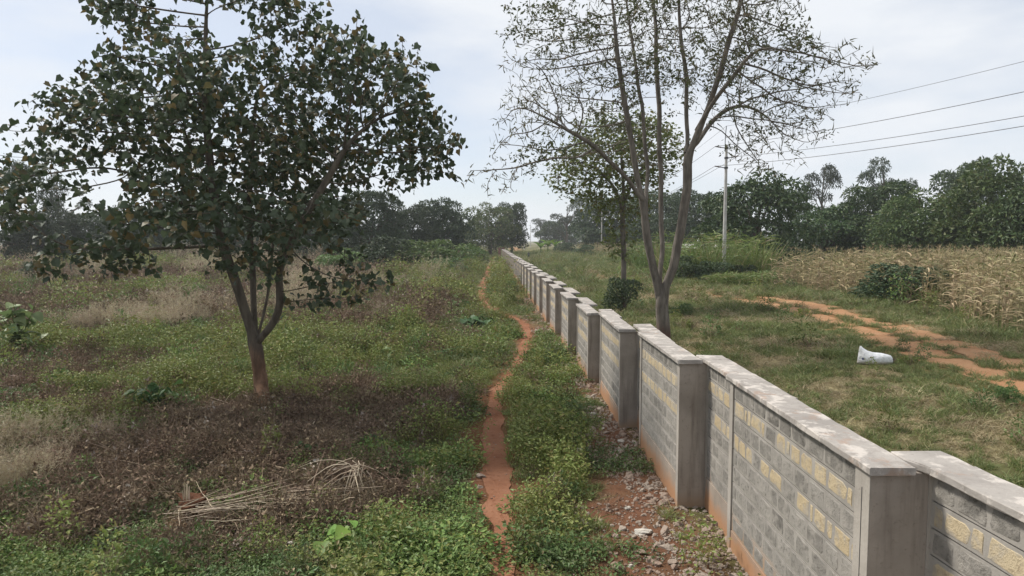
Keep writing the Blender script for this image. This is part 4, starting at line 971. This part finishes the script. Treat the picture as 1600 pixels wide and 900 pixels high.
# ------------------------------------------------------------------ maize, cane grass, bananas
def maize_mesh(k, mt):
    r = np.random.default_rng(700 + k); mb = MB(); h = 2.35 + .35 * r.random()
    bend = r.normal(size=2) * .12
    z = np.linspace(0, h, 5); mb.tube(np.column_stack([bend[0] * (z / h) ** 2, bend[1] * (z / h) ** 2, z]), np.linspace(.018, .008, 5), 4, r=.3)
    nl = 10; zz = np.linspace(.35, h * .9, nl); a = np.arange(nl) * 2.6 + r.normal(size=nl) * .4
    D = np.column_stack([np.cos(a), np.sin(a), .9 + .3 * r.random(nl)]); B = np.column_stack([bend[0] * (zz / h) ** 2, bend[1] * (zz / h) ** 2, zz])
    blades(mb, B, D, .62 + .25 * r.random(nl), .075, .55 + .35 * r.random(nl), seg=4)
    blades(mb, np.tile([[bend[0], bend[1], h]], (7, 1)), np.column_stack([r.normal(size=(7, 2)) * .5, np.ones(7)]), .28, .02, .15, seg=1)
    mb.tube([(.02, 0, .95), (.07, 0, 1.15), (.09, .01, 1.3)], [.02, .032, .012], 5, r=.7)
    return mb.mesh('maize_plant', M[mt])
for k in range(6): src('maize', k, maize_mesh(k, 'maize' if k % 3 else 'maize_green'))
ED = np.array([at(1196, 449)[:2], at(1260, 456)[:2], at(1330, 468)[:2], at(1400, 474)[:2], at(1470, 488)[:2], at(1530, 508)[:2], at(1600, 532)[:2], at(1690, 560)[:2]]); ED = resample(ED, .42)
dn = np.gradient(ED, axis=0); dn /= np.linalg.norm(dn, axis=1)[:, None]; en = np.stack([-dn[:, 1], dn[:, 0]], 1); 
if en[len(en) // 2][0] < 0: en = -en
bushp = at(1410, 472)
cnt = 0
for row in range(3):
    for q, e in zip(ED, en):
        p = q + e * (row * .6 + rng.normal() * .14) + rng.normal(size=2) * .12
        if np.hypot(*(p - bushp[:2])) < 2.3 or not in_view(np.array([p[0]]), np.array([p[1]]), .5)[0] or rng.random() < .12: continue
        me = SRC['maize'][int(rng.integers(0, 6))].data; s_ = .8 + .35 * rng.random()
        o = obj('maize_plant', me, None, (p[0], p[1], float(T(p[0], p[1])) - .02), rot=(rng.normal() * .07, rng.normal() * .07, rng.random() * 6.28), scale=s_); cnt += 1
        tag(o, 'dry tan maize plant along the front edge of the maize field', 'maize', 'front edge maize plants')
pm = []
for row in range(40):
    for q, e in zip(ED[::1], en[::1]):
        p = q + e * (1.8 + row * .62) + rng.normal(size=2) * .16
        if np.hypot(*(p - bushp[:2])) > 2.0: pm.append(p)
pm = np.array(pm); pm = pm[in_view(pm[:, 0], pm[:, 1], 2)]
gn_scatter('maize_field', np.column_stack([pm, T(pm[:, 0], pm[:, 1]) - .02]), 'maize', .85 + .4 * rng.random(len(pm)), 'mass of dry tan maize filling the field behind its front rows', 'maize field', tilt=.07)
q = np.column_stack([rng.uniform(24, 36, 260), rng.uniform(150, 190, 260)]); gn_scatter('far_maize_patch', np.column_stack([q, T(q[:, 0], q[:, 1])]), 'maize', 1 + .3 * rng.random(260), 'small far patch of dry maize beside the second pole', 'maize field', tilt=.07)

def cane_mesh(k, hgt, n, wd):
    r = np.random.default_rng(800 + k); mb = MB(); q = disk(n, .75)
    blades(mb, np.column_stack([q, np.zeros(n)]), np.column_stack([q * .35 + r.normal(size=(n, 2)) * .16, np.ones(n)]), hgt * (.45 + .65 * r.random(n)), wd, .06 + .3 * r.random(n), seg=4)
    m2 = n; q2 = disk(m2, .8); zz = hgt * (.15 + .65 * r.random(m2)); blades(mb, np.column_stack([q2, zz]), np.column_stack([q2 + r.normal(size=(m2, 2)) * .7, .6 * np.ones(m2)]), .7, wd * .9, .5, seg=3)
    return mb.mesh('cane_grass', M['napier'])
CN = [cane_mesh(k, 3.7, 170, .065) for k in range(3)]; LOWG = [cane_mesh(10 + k, 1.0, 300, .05) for k in range(2)]
for k, (px, py) in enumerate([(1068, 436), (1088, 432), (1106, 438), (1124, 432), (1146, 436), (1164, 433), (1182, 436), (1040, 430), (1012, 424), (992, 420)]):
    p = at(px, py); tag(obj('cane_grass', CN[k % 3], None, p, rz=k * 1.7, scale=(1.6, 1.6, 1.15 + .12 * (k % 4))), ['tenth', 'ninth', 'eighth', 'seventh', 'sixth', 'fifth', 'fourth', 'third', 'second', 'first'][sorted([1068, 1088, 1106, 1124, 1146, 1164, 1182, 1040, 1012, 992], reverse=True).index(px)] + ' tall green cane grass clump from the left in the belt by the nearest pole', 'cane grass', 'cane grass clumps')
for k, (px, py) in enumerate([(1140, 447), (1160, 450), (1180, 447), (1125, 450), (960, 412), (985, 416), (1195, 444)]):
    p = at(px, py); tag(obj('bright_grass_tuft', LOWG[k % 2], None, p, rz=k * 2.1, scale=1.25), ['first', 'second', 'third', 'fourth', 'fifth', 'sixth', 'seventh'][[960, 985, 1125, 1140, 1160, 1180, 1195].index(px)] + ' bright green knee high grass tuft from the left before the cane belt', 'grass', 'bright grass tufts')
def banana(px, D, h, lab):
    p = onY(px, 376, D); p[2] = float(T(p[0], p[1])); t = thing('banana_plant', lab, 'banana plant', p, group='banana plants')
    mb = MB(); mb.tube([(0, 0, -.1), (0, 0, h * .5)], [.18, .12], 7); obj('stem', mb.mesh('stem', M['napier'], True), t)
    for a in range(8):
        mb = MB(); blades(mb, [(0, 0, h * .45)], [(math.cos(a * .8), math.sin(a * .8), 1.5)], h * .8, .6, .45, seg=4); obj('leaf', mb.mesh('leaf', M['banana']), t)
banana(845, 190, 4.6, 'left bright green banana plant by the far track'); banana(856, 192, 5.4, 'middle and tallest banana plant by the far track'); banana(868, 188, 4.8, 'right bright green banana plant by the far track')

# ------------------------------------------------------------------ poles and wires
def pole(px, D, hgt, lab, arms=True, xy=None):
    p = onY(px, 376, D) if xy is None else np.array([*xy, 0.0]); p[2] = float(T(p[0], p[1]))
    t = thing('concrete_pole', lab, 'utility pole', p, group='concrete power poles')
    mb = MB(); mb.tube([(0, 0, -.4), (0, 0, hgt * .5), (0, 0, hgt)], [.19, .155, .115], 10); obj('shaft', mb.mesh('shaft', M['pole'], True), t)
    if arms:
        mb = MB(); mb.tube([(-.13, 0, hgt - .5), (-.13, 0, hgt + .6), (-.05, 0, hgt + 1.75)], .035, 6); obj('mast_rod', mb.mesh('mast_rod', M['iron']), t)
        for sx, z in ((-1, hgt - .25), (1, hgt - 1.15), (-1, hgt - 2.05)):
            mb = MB(); mb.tube([(sx * .1, 0, z), (sx * .5, 0, z + .06)], .04, 6); mb.box(-.14, .14, -.14, .14, z - .09, z + .09); a = obj('arm', mb.mesh('arm', M['iron']), t)
            mb = MB(); zz = np.linspace(0, 1, 9); mb.tube(np.column_stack([sx * (.5 + zz * .55), 0 * zz, z + .06 + zz * .09]), [.045, .07, .04, .07, .04, .07, .04, .07, .03], 7); obj('insulator', mb.mesh('insulator', M['porcelain'], True), a)
    return p, hgt
HP = 12.4
p1, _ = pole(1132, 63, HP, 'nearest pale concrete power pole standing in grass beside the track')
p0, _ = pole(0, 0, HP, 'pale concrete power pole out of view to the right', xy=(35.0, 15.0))
p2, _ = pole(940, 180, 12.6, 'second concrete pole behind the slender tree')
pole(876, 300, 12.2, 'third concrete pole right of the banana plants'); pole(846, 420, 12, 'faint pole above the banana plants'); pole(829, 380, 12.2, 'faint pole just right of the far wall end'); pole(819, 270, 9.0, 'short pale pole behind the walking person')
def wire(a, b, za, zb, sx, sag, lab, r_=.017):
    t = np.linspace(0, 1, 25); Q = np.outer(1 - t, [a[0] + sx, a[1], a[2] + za]) + np.outer(t, [b[0] + sx, b[1], b[2] + zb]); Q[:, 2] -= sag * 4 * t * (1 - t)
    mb = MB(); o = Q[0].copy(); mb.tube(Q - o, r_, 4); tag(obj('power_line', mb.mesh('power_line', M['wire']), None, o), lab, 'power line', 'power lines')
for nm, pa, pb, sag, rr in (('from the nearest pole towards the right edge', p1, p0, .8, .02), ('from the nearest pole back to the second pole', p1, p2, 1.6, .022)):
    wire(pa, pb, HP + 1.75, HP + 1.75, -.05, sag, 'topmost thin wire ' + nm, rr * .7); wire(pa, pb, HP - .1, HP - .1, -1.05, sag, 'upper wire ' + nm, rr)
    wire(pa, pb, HP - 1.0, HP - 1.0, 1.05, sag, 'middle wire ' + nm, rr); wire(pa, pb, HP - 1.9, HP - 1.9, -1.05, sag, 'lowest wire ' + nm, rr)
# cream house showing between the cane grass
p = onY(1096, 376, 105); p[2] = float(T(p[0], p[1])); hs_ = thing('small_house', 'small cream walled house half hidden behind the cane grass', 'house', p)
cream = flat('cream_plaster', (.55, .50, .40)); iron_roof = flat('pale_roof_sheet', (.45, .42, .38), .5, .4); white = flat('white_tank', (.7, .7, .68), .5)
mb = MB(); mb.box(-3.5, 3.5, -2.5, 2.5, -.2, 2.7); obj('wall', mb.mesh('wall', cream), hs_)
mb = MB(); mb.add([(-3.8, -2.9, 2.65), (3.8, -2.9, 2.65), (3.8, 2.9, 2.65), (-3.8, 2.9, 2.65), (-3.8, 0, 3.3), (3.8, 0, 3.3)], [(0, 1, 5, 4), (2, 3, 4, 5)]); mb.add([(-3.8, -2.9, 2.65), (-3.8, 2.9, 2.65), (-3.8, 0, 3.3), (3.8, -2.9, 2.65), (3.8, 2.9, 2.65), (3.8, 0, 3.3)], [(0, 2, 1), (3, 4, 5)]); obj('roof', mb.mesh('roof', iron_roof), hs_)
mb = MB(); mb.box(-.5, .5, -2.53, -2.501, 0, 2.0); obj('door', mb.mesh('door', M['pillar']), hs_)
for xx in (-2.3, 2.3): mb = MB(); mb.box(xx - .5, xx + .5, -2.53, -2.501, 1.1, 2.2); obj('window', mb.mesh('window', M['iron']), hs_)
mb = MB(); mb.tube([(-.4, 0, 3.32), (-.4, 0, 3.95)], .32, 10); obj('water_tank', mb.mesh('water_tank', white, True), hs_)

# ------------------------------------------------------------------ plants with big leaves
LEAFM = {}
def leaf_mesh(mt, wd):
    """one broad leaf with a folded midrib and drooping tip, 1 long, growing along +y"""
    if (mt, wd) in LEAFM: return LEAFM[mt, wd]
    y = np.array([0, .12, .35, .62, .85, 1.0]); hw = np.array([.06, .34, .48, .38, .18, .0]) * wd; V = []
    for a, b in zip(y, hw):
        z = -.28 * a * a
        V += [(-b, a - .06 * (b > .2), z + b * .28), (0, a, z), (b, a - .06 * (b > .2), z + b * .28)]
    F = []
    for i in range(5): F += [(3 * i, 3 * i + 1, 3 * i + 4, 3 * i + 3), (3 * i + 1, 3 * i + 2, 3 * i + 5, 3 * i + 4)]
    mb = MB(); mb.add(V, F, 0, rng.random()); LEAFM[mt, wd] = mb.mesh('leaf', M[mt], True); return LEAFM[mt, wd]
def leafy(name, label, cat, p, mt, nleaf, size, rad, h0, h1, wd=.9, stems=3, seed=0, group=None):
    r = random.Random(seed); t = thing(name, label, cat, p, group=group)
    mb = MB()
    tops = []
    for i in range(stems):
        a = r.random() * 6.28; q = rad * r.uniform(.1, .75); tp = (q * math.cos(a), q * math.sin(a), h0 + (h1 - h0) * r.uniform(.5, 1)); tops.append(tp)
        mb.tube([(0, 0, -.03), (tp[0] * .35, tp[1] * .35, tp[2] * .55), tp], [size * .055, size * .04, size * .02], 5)
    obj('stem', mb.mesh('stem', M['napier'], True), t)
    for i in range(nleaf):
        tp = tops[i % stems]; a = r.random() * 6.28; k = r.uniform(.45, 1.0)
        b = (tp[0] * k + r.gauss(0, rad * .22), tp[1] * k + r.gauss(0, rad * .22), h0 + (max(tp[2], h0 + .05) - h0) * r.uniform(.2, 1.0) + r.gauss(0, .02))
        obj('leaf', leaf_mesh(mt, wd), t, b, rot=(r.uniform(-.75, .15), r.gauss(0, .3), a), scale=size * r.uniform(.65, 1.15))
    return t
leafy('broad_leaf_plant', 'bright lime green broad leaved plant in the near weeds left of the path', 'plant', at(528, 874), 'big_leaf', 15, .22, .30, .15, .62, .95, 4, 1)
leafy('broad_leaf_plant', 'dark green broad leaved plant at the left of the brush under the tree', 'plant', at(235, 642), 'big_leaf_dark', 44, .26, .62, .2, .72, .95, 8, 2)
leafy('broad_leaf_plant', 'low mound of dark round leaves beside the bend of the path', 'plant', at(742, 512), 'big_leaf_dark', 46, .40, .85, .12, .62, 1.0, 8, 3)
leafy('broad_leaf_plant', 'small light green leafy plant standing in herbs right of the near tree', 'plant', at(600, 566), 'sapling_leaf', 20, .26, .34, .15, .55, .9, 4, 4)
leafy('broad_leaf_plant', 'small dark plant right of the near tree foot beside a pale stone', 'plant', at(590, 700), 'big_leaf_dark', 18, .17, .4, .08, .3, .9, 5, 5)
leafy('broad_leaf_plant', 'small dark leafy plant low in the brush left of the stalk heap', 'plant', at(478, 712), 'big_leaf_dark', 16, .16, .35, .08, .28, .9, 5, 7)
leafy('sapling', 'pale green big leaved sapling at the left edge of the field', 'sapling', at(32, 562), 'sapling_leaf', 60, .46, .95, .5, 2.35, .95, 9, 6)

# ------------------------------------------------------------------ stones
def stone(px, py, size, label, seed, flatz=.45, rz=0.0, mat='pale_stone', group='loose stones'):
    V, F = rock_arrays(seed, 2, flatz); V = V * size; V[:, 2] += size * flatz * .25; mb = MB(); mb.add(V, F, 0, .5)
    tag(obj('stone', mb.mesh('stone', M[mat]), None, at(px, py), rz=rz), label, 'stone', group)
for i, a_ in enumerate(STONES):
    stone(*a_, seed=900 + i, rz=i * 1.3, flatz=.3 + .25 * ((i * 7) % 5) / 5, mat='rubble' if i in (7, 9, 10, 14) else 'pale_stone')

# ------------------------------------------------------------------ cut stalks, root stump, fallen branch
def arc_mesh(k, L, drop):
    r = np.random.default_rng(1000 + k); t = np.linspace(0, 1, 6); mb = MB()
    Q = np.column_stack([L * t, r.normal() * .08 * L * t ** 2 + r.normal(size=6) * .008, -drop * t ** 2.0 + r.normal(size=6) * .008]); mb.tube(Q, np.linspace(.0085, .0035, 6), 4, r=r.random()); return mb.mesh('stalk', M['stalk'], True)
p = at(560, 778); heap = thing('stalk_heap', 'heap of pale dry stalks drooping from one point over dark brush', 'brush heap', p)
AR = [arc_mesh(k, .5 + .16 * (k % 4), .40 + .06 * k) for k in range(6)]
for i in range(24):
    a = random.choice((-.8, -.35, -1.5, 2.9, 3.3)) + random.gauss(0, .3); obj('stalk', AR[i % 6], heap, (-.02 + random.gauss(0, .07), random.gauss(0, .06), .5 + random.gauss(0, .06)), rot=(random.gauss(0, .2), random.gauss(0, .22), a), scale=random.uniform(.55, 1.25))
mb = MB(); n = 900; q = disk(n, .6); h = np.clip(.42 * (1 - np.linalg.norm(q, axis=1) / .62), 0, 1) * rng.random(n) ** .5
place_leaves(mb, LANCE, np.column_stack([q, h + .02]), rng.normal(size=(n, 3)), rng.normal(size=(n, 3)), .06 * (.6 + .8 * rng.random(n)), .5)
n = 160; q = disk(n, .55); blades(mb, np.column_stack([q, .1 * rng.random(n)]), np.column_stack([-q + rng.normal(size=(n, 2)) * .5, .6 + rng.random(n)]), .35, .01, .1, m=1, seg=2)
tag(obj('dead_leaves', mb.mesh('dead_leaves', [M['brush'], M['twig']]), heap), kind='stuff')
p = at(430, 800); lay = thing('stalk_bundle', 'loose bundle of pale cut stalks lying left of the stalk heap', 'brush heap', p)
ST = [arc_mesh(20 + k, 1.3, .02) for k in range(6)]
for i in range(70):
    t = random.random(); c = (1 - t) * np.array([-.95, -.30]) + t * np.array([1.0, .35]) + np.array([random.gauss(0, .14), random.gauss(0, .13)])
    obj('stalk', ST[i % 6], lay, (c[0] - .5, c[1] - .2, .10 + .22 * random.random()), rot=(0, random.uniform(-.12, .08), .32 + random.gauss(0, .28 if i % 4 else 1.0)), scale=random.uniform(.45, 1.1))
def heap_small(px, py, lab, n, L):
    p = at(px, py); h = thing('stick_litter', lab, 'sticks', p, group='small stick heaps')
    for i in range(n): obj('stalk', ST[i % 6], h, (random.gauss(0, .3), random.gauss(0, .2), .05 + .12 * random.random()), rot=(0, random.uniform(-.4, .1), random.uniform(0, 6.28)), scale=L * random.uniform(.4, 1.1))
heap_small(290, 690, 'pale chopped sticks in the brush left of the near tree foot', 14, .5); heap_small(480, 655, 'pale broken sticks right of the near tree foot', 14, .6); heap_small(275, 650, 'thin grey sticks under the dark broad leaved plant', 12, .7); heap_small(325, 822, 'pale splinters below the root stump', 12, .35); heap_small(330, 770, 'chopped sticks just above the root stump', 12, .4)
p = at(300, 806); stp = thing('root_stump', 'uprooted red brown root stump with pale splintered stems', 'stump', p)
V, F = rock_arrays(77, 3, .75); rr_ = np.random.default_rng(3); V = V * .55 * (1 + .16 * rr_.normal(size=(len(V), 1))); V[:, 2] += .15; mb = MB(); mb.add(V, F)
obj('root_ball', mb.mesh('root_ball', soilmat('root_soil', (.12, .055, .032), (.16, .08, .048), (.08, .045, .03))), stp)
for i in range(7):
    a = random.random() * 6.28; q = random.uniform(.01, .09); mb = MB(); mb.tube([(q * math.cos(a) - .08, q * math.sin(a), .2), (q * 2.0 * math.cos(a) - .1, q * 2.0 * math.sin(a), .34 + .22 * random.random())], [.022, .006], 4); obj('splinter', mb.mesh('splinter', M['stalk']), stp)
for i in range(14):
    a = random.random() * 6.28; mb = MB(); mb.tube([(.16 * math.cos(a), .16 * math.sin(a), .14), (.3 * math.cos(a), .3 * math.sin(a), .12 + .1 * random.random()), (.42 * math.cos(a + .3), .42 * math.sin(a + .3), .03)], [.014, .009, .004], 4); obj('root', mb.mesh('root', M['twig']), stp)
p = at(250, 466); fb = thing('fallen_branch', 'pale bare fallen branch lying in the brush of the left field', 'branch', p)
mb = MB(); mb.tube([(-2.0, -.2, .15), (-.8, .1, .3), (.4, 0, .5), (1.6, .3, .75)], [.05, .045, .035, .015], 6); mb_main = obj('limb', mb.mesh('limb', M['stalk'], True), fb)
for a, b in (((-.4, .05, .36), (.5, -.5, .95)), ((.3, 0, .48), (1.1, -.3, 1.05)), ((.9, .15, .6), (1.9, .6, .55)), ((-1.1, .05, .25), (-.6, .6, .7))):
    mb = MB(); mb.tube([a, np.array(a) * .5 + np.array(b) * .5 + np.array([0, 0, .05]), b], [.022, .015, .007], 4); obj('twig', mb.mesh('twig', M['stalk'], True), fb)
for k in range(6):
    r_ = np.random.default_rng(1100 + k); mb = MB(); t = np.linspace(0, 1, 5); Q = np.column_stack([1.1 * (t - .5), np.cumsum(r_.normal(size=5)) * .05, .05 * np.sin(t * 3) + r_.normal(size=5) * .015]); mb.tube(Q, np.linspace(.013, .006, 5), 4, r=r_.random())
    if k % 2: mb.tube([Q[2], Q[2] + np.array([.2, .18, .12]), Q[2] + np.array([.45, .25, .2])], [.008, .006, .003], 4, r=r_.random())
    src('stick', k, mb.mesh('stick', M['stalk' if k % 3 == 0 else 'twig'], True))
sel = (pick == 5) & (y < 45) & (rng.random(len(x)) < .34); p = pos(sel) + np.array([0, 0, .09])
gn_scatter('scattered_sticks', p, 'stick', .4 + .8 * rng.random(len(p)), 'thin pale sticks scattered through the dead brush', 'sticks', tilt=.16)

# ------------------------------------------------------------------ the white sack and the walker
m_, t_ = newmat('white_woven_plastic'); tcn = N(t_, 'ShaderNodeTexCoord')
vd = N(t_, 'ShaderNodeVectorMath', operation='DISTANCE'); t_.links.new(tcn.outputs['Object'], vd.inputs[0]); vd.inputs[1].default_value = (-.40, -.12, .17)
nn = noise(t_, 9, 4, vec=tcn.outputs['Object']); col = mixc(t_, ramp(t_, nn, .4, .75), (.80, .80, .80), (.66, .65, .63)); col = mixc(t_, ramp(t_, vd.outputs['Value'], .035, .05, inv=True), col, (.06, .07, .16))
sz = N(t_, 'ShaderNodeSeparateXYZ'); t_.links.new(tcn.outputs['Object'], sz.inputs[0]); col = mixc(t_, mathn(t_, 'MULTIPLY', ramp(t_, mathn(t_, 'ADD', sz.outputs[2], mathn(t_, 'MULTIPLY', nn, .16)), .10, .22, inv=True), .6), col, (.33, .24, .16))
finish(t_, col, .55, .3, bump=nn, bump_d=.05)
pL, pR = at(1347, 569), at(1386, 568); c = (pL + pR) / 2; ang = math.atan2(pR[1] - pL[1], pR[0] - pL[0])
sack = thing('white_sack', 'full white plastic sack lying on the grass beside the track', 'sack', c, rz=ang)
prof = [(-.50, .012, .32), (-.46, .045, .315), (-.38, .12, .275), (-.22, .20, .225), (0, .225, .20), (.2, .215, .195), (.36, .185, .175), (.46, .155, .15), (.50, .13, .13)]; V = []; nr = 18; rs = np.random.default_rng(4)
for i, (xx, ry, rz_) in enumerate(prof):
    for j in range(nr):
        a = 2 * math.pi * j / nr; cx_, sx_ = math.cos(a), math.sin(a); wv = 1 + .06 * math.sin(3 * a + i * 1.3) + .035 * rs.normal()
        zz = rz_ * sx_ * wv; zz = max(zz, -rz_ * .8); V.append((xx + .04 * sx_ * (i < 2), ry * abs(cx_) ** .8 * np.sign(cx_) * wv, rz_ * .8 + zz))
F = [(i * nr + j, i * nr + (j + 1) % nr, (i + 1) * nr + (j + 1) % nr, (i + 1) * nr + j) for i in range(len(prof) - 1) for j in range(nr)]
mb = MB(); mb.add(V, F); mb.F.append(np.array([list(range(nr))[::-1]])); mb.M.append(np.zeros(1, int)); bag = obj('bag', mb.mesh('bag', m_, True), sack)
mb = MB(); n = 140; a = rng.random(n) * 6.28; q = .12 * np.sqrt(rng.random(n)); blades(mb, np.column_stack([np.full(n, .46), q * np.cos(a), .115 + q * np.sin(a)]), np.column_stack([.6 + rng.random(n), rng.normal(size=(n, 2)) * .6]), .18, .014, .5, seg=2)
tag(obj('stuffing', mb.mesh('stuffing', M['litter']), sack), kind='stuff')
m_, t_ = newmat('walker_clothes'); sx = N(t_, 'ShaderNodeSeparateXYZ'); t_.links.new(N(t_, 'ShaderNodeTexCoord').outputs['Object'], sx.inputs[0])
col = mixc(t_, ramp(t_, sx.outputs[2], .90, .92), (.018, .018, .02), (.10, .11, .115)); col = mixc(t_, ramp(t_, sx.outputs[2], 1.46, 1.48), col, (.07, .04, .028)); finish(t_, col, .8, .2)
me = bpy.data.meshes.new('person'); J = [(0, 0, .95), (0, 0, 1.15), (0, 0, 1.38), (0, .02, 1.50), (0, .03, 1.60), (0, .03, 1.70), (.19, 0, 1.38), (.25, .03, 1.12), (.24, -.06, .88), (-.19, 0, 1.38), (-.25, -.03, 1.12), (-.23, .10, .90), (.10, 0, .90), (.11, -.10, .50), (.11, .02, .08), (.11, -.14, .04), (-.10, 0, .90), (-.11, .12, .50), (-.11, .22, .10), (-.11, .08, .04)]
Eg = [(0, 1), (1, 2), (2, 3), (3, 4), (4, 5), (2, 6), (6, 7), (7, 8), (2, 9), (9, 10), (10, 11), (0, 12), (12, 13), (13, 14), (14, 15), (0, 16), (16, 17), (17, 18), (18, 19)]
RD = [.15, .14, .17, .06, .095, .07, .08, .055, .04, .08, .055, .04, .11, .075, .05, .035, .11, .075, .05, .035]
me.from_pydata(J, Eg, []); me.materials.append(m_); po = obj('person', me, None, at(826, 405.6), rz=.1)
po.modifiers.new('skin', 'SKIN'); me.skin_vertices[0].data[0].use_root = True
for i, r_ in enumerate(RD): me.skin_vertices[0].data[i].radius = (r_, r_ * .85)
sb = po.modifiers.new('sub', 'SUBSURF'); sb.levels = 1; sb.render_levels = 2
tag(po, 'person in dark trousers and grey top walking along the far track', 'person')

# ------------------------------------------------------------------ air
mb = MB(); mb.box(-2600, 2600, -120, 6400, -3, 34)
m_, t_ = newmat('haze_air'); pv = N(t_, 'ShaderNodeVolumePrincipled'); pv.inputs['Color'].default_value = (.90, .93, 1.0, 1); pv.inputs['Density'].default_value = .00032; pv.inputs['Anisotropy'].default_value = .2
ou = N(t_, 'ShaderNodeOutputMaterial'); t_.links.new(pv.outputs[0], ou.inputs['Volume'])
tag(obj('haze', mb.mesh('haze', m_)), 'thin pale haze over the whole landscape', 'haze', kind='stuff')
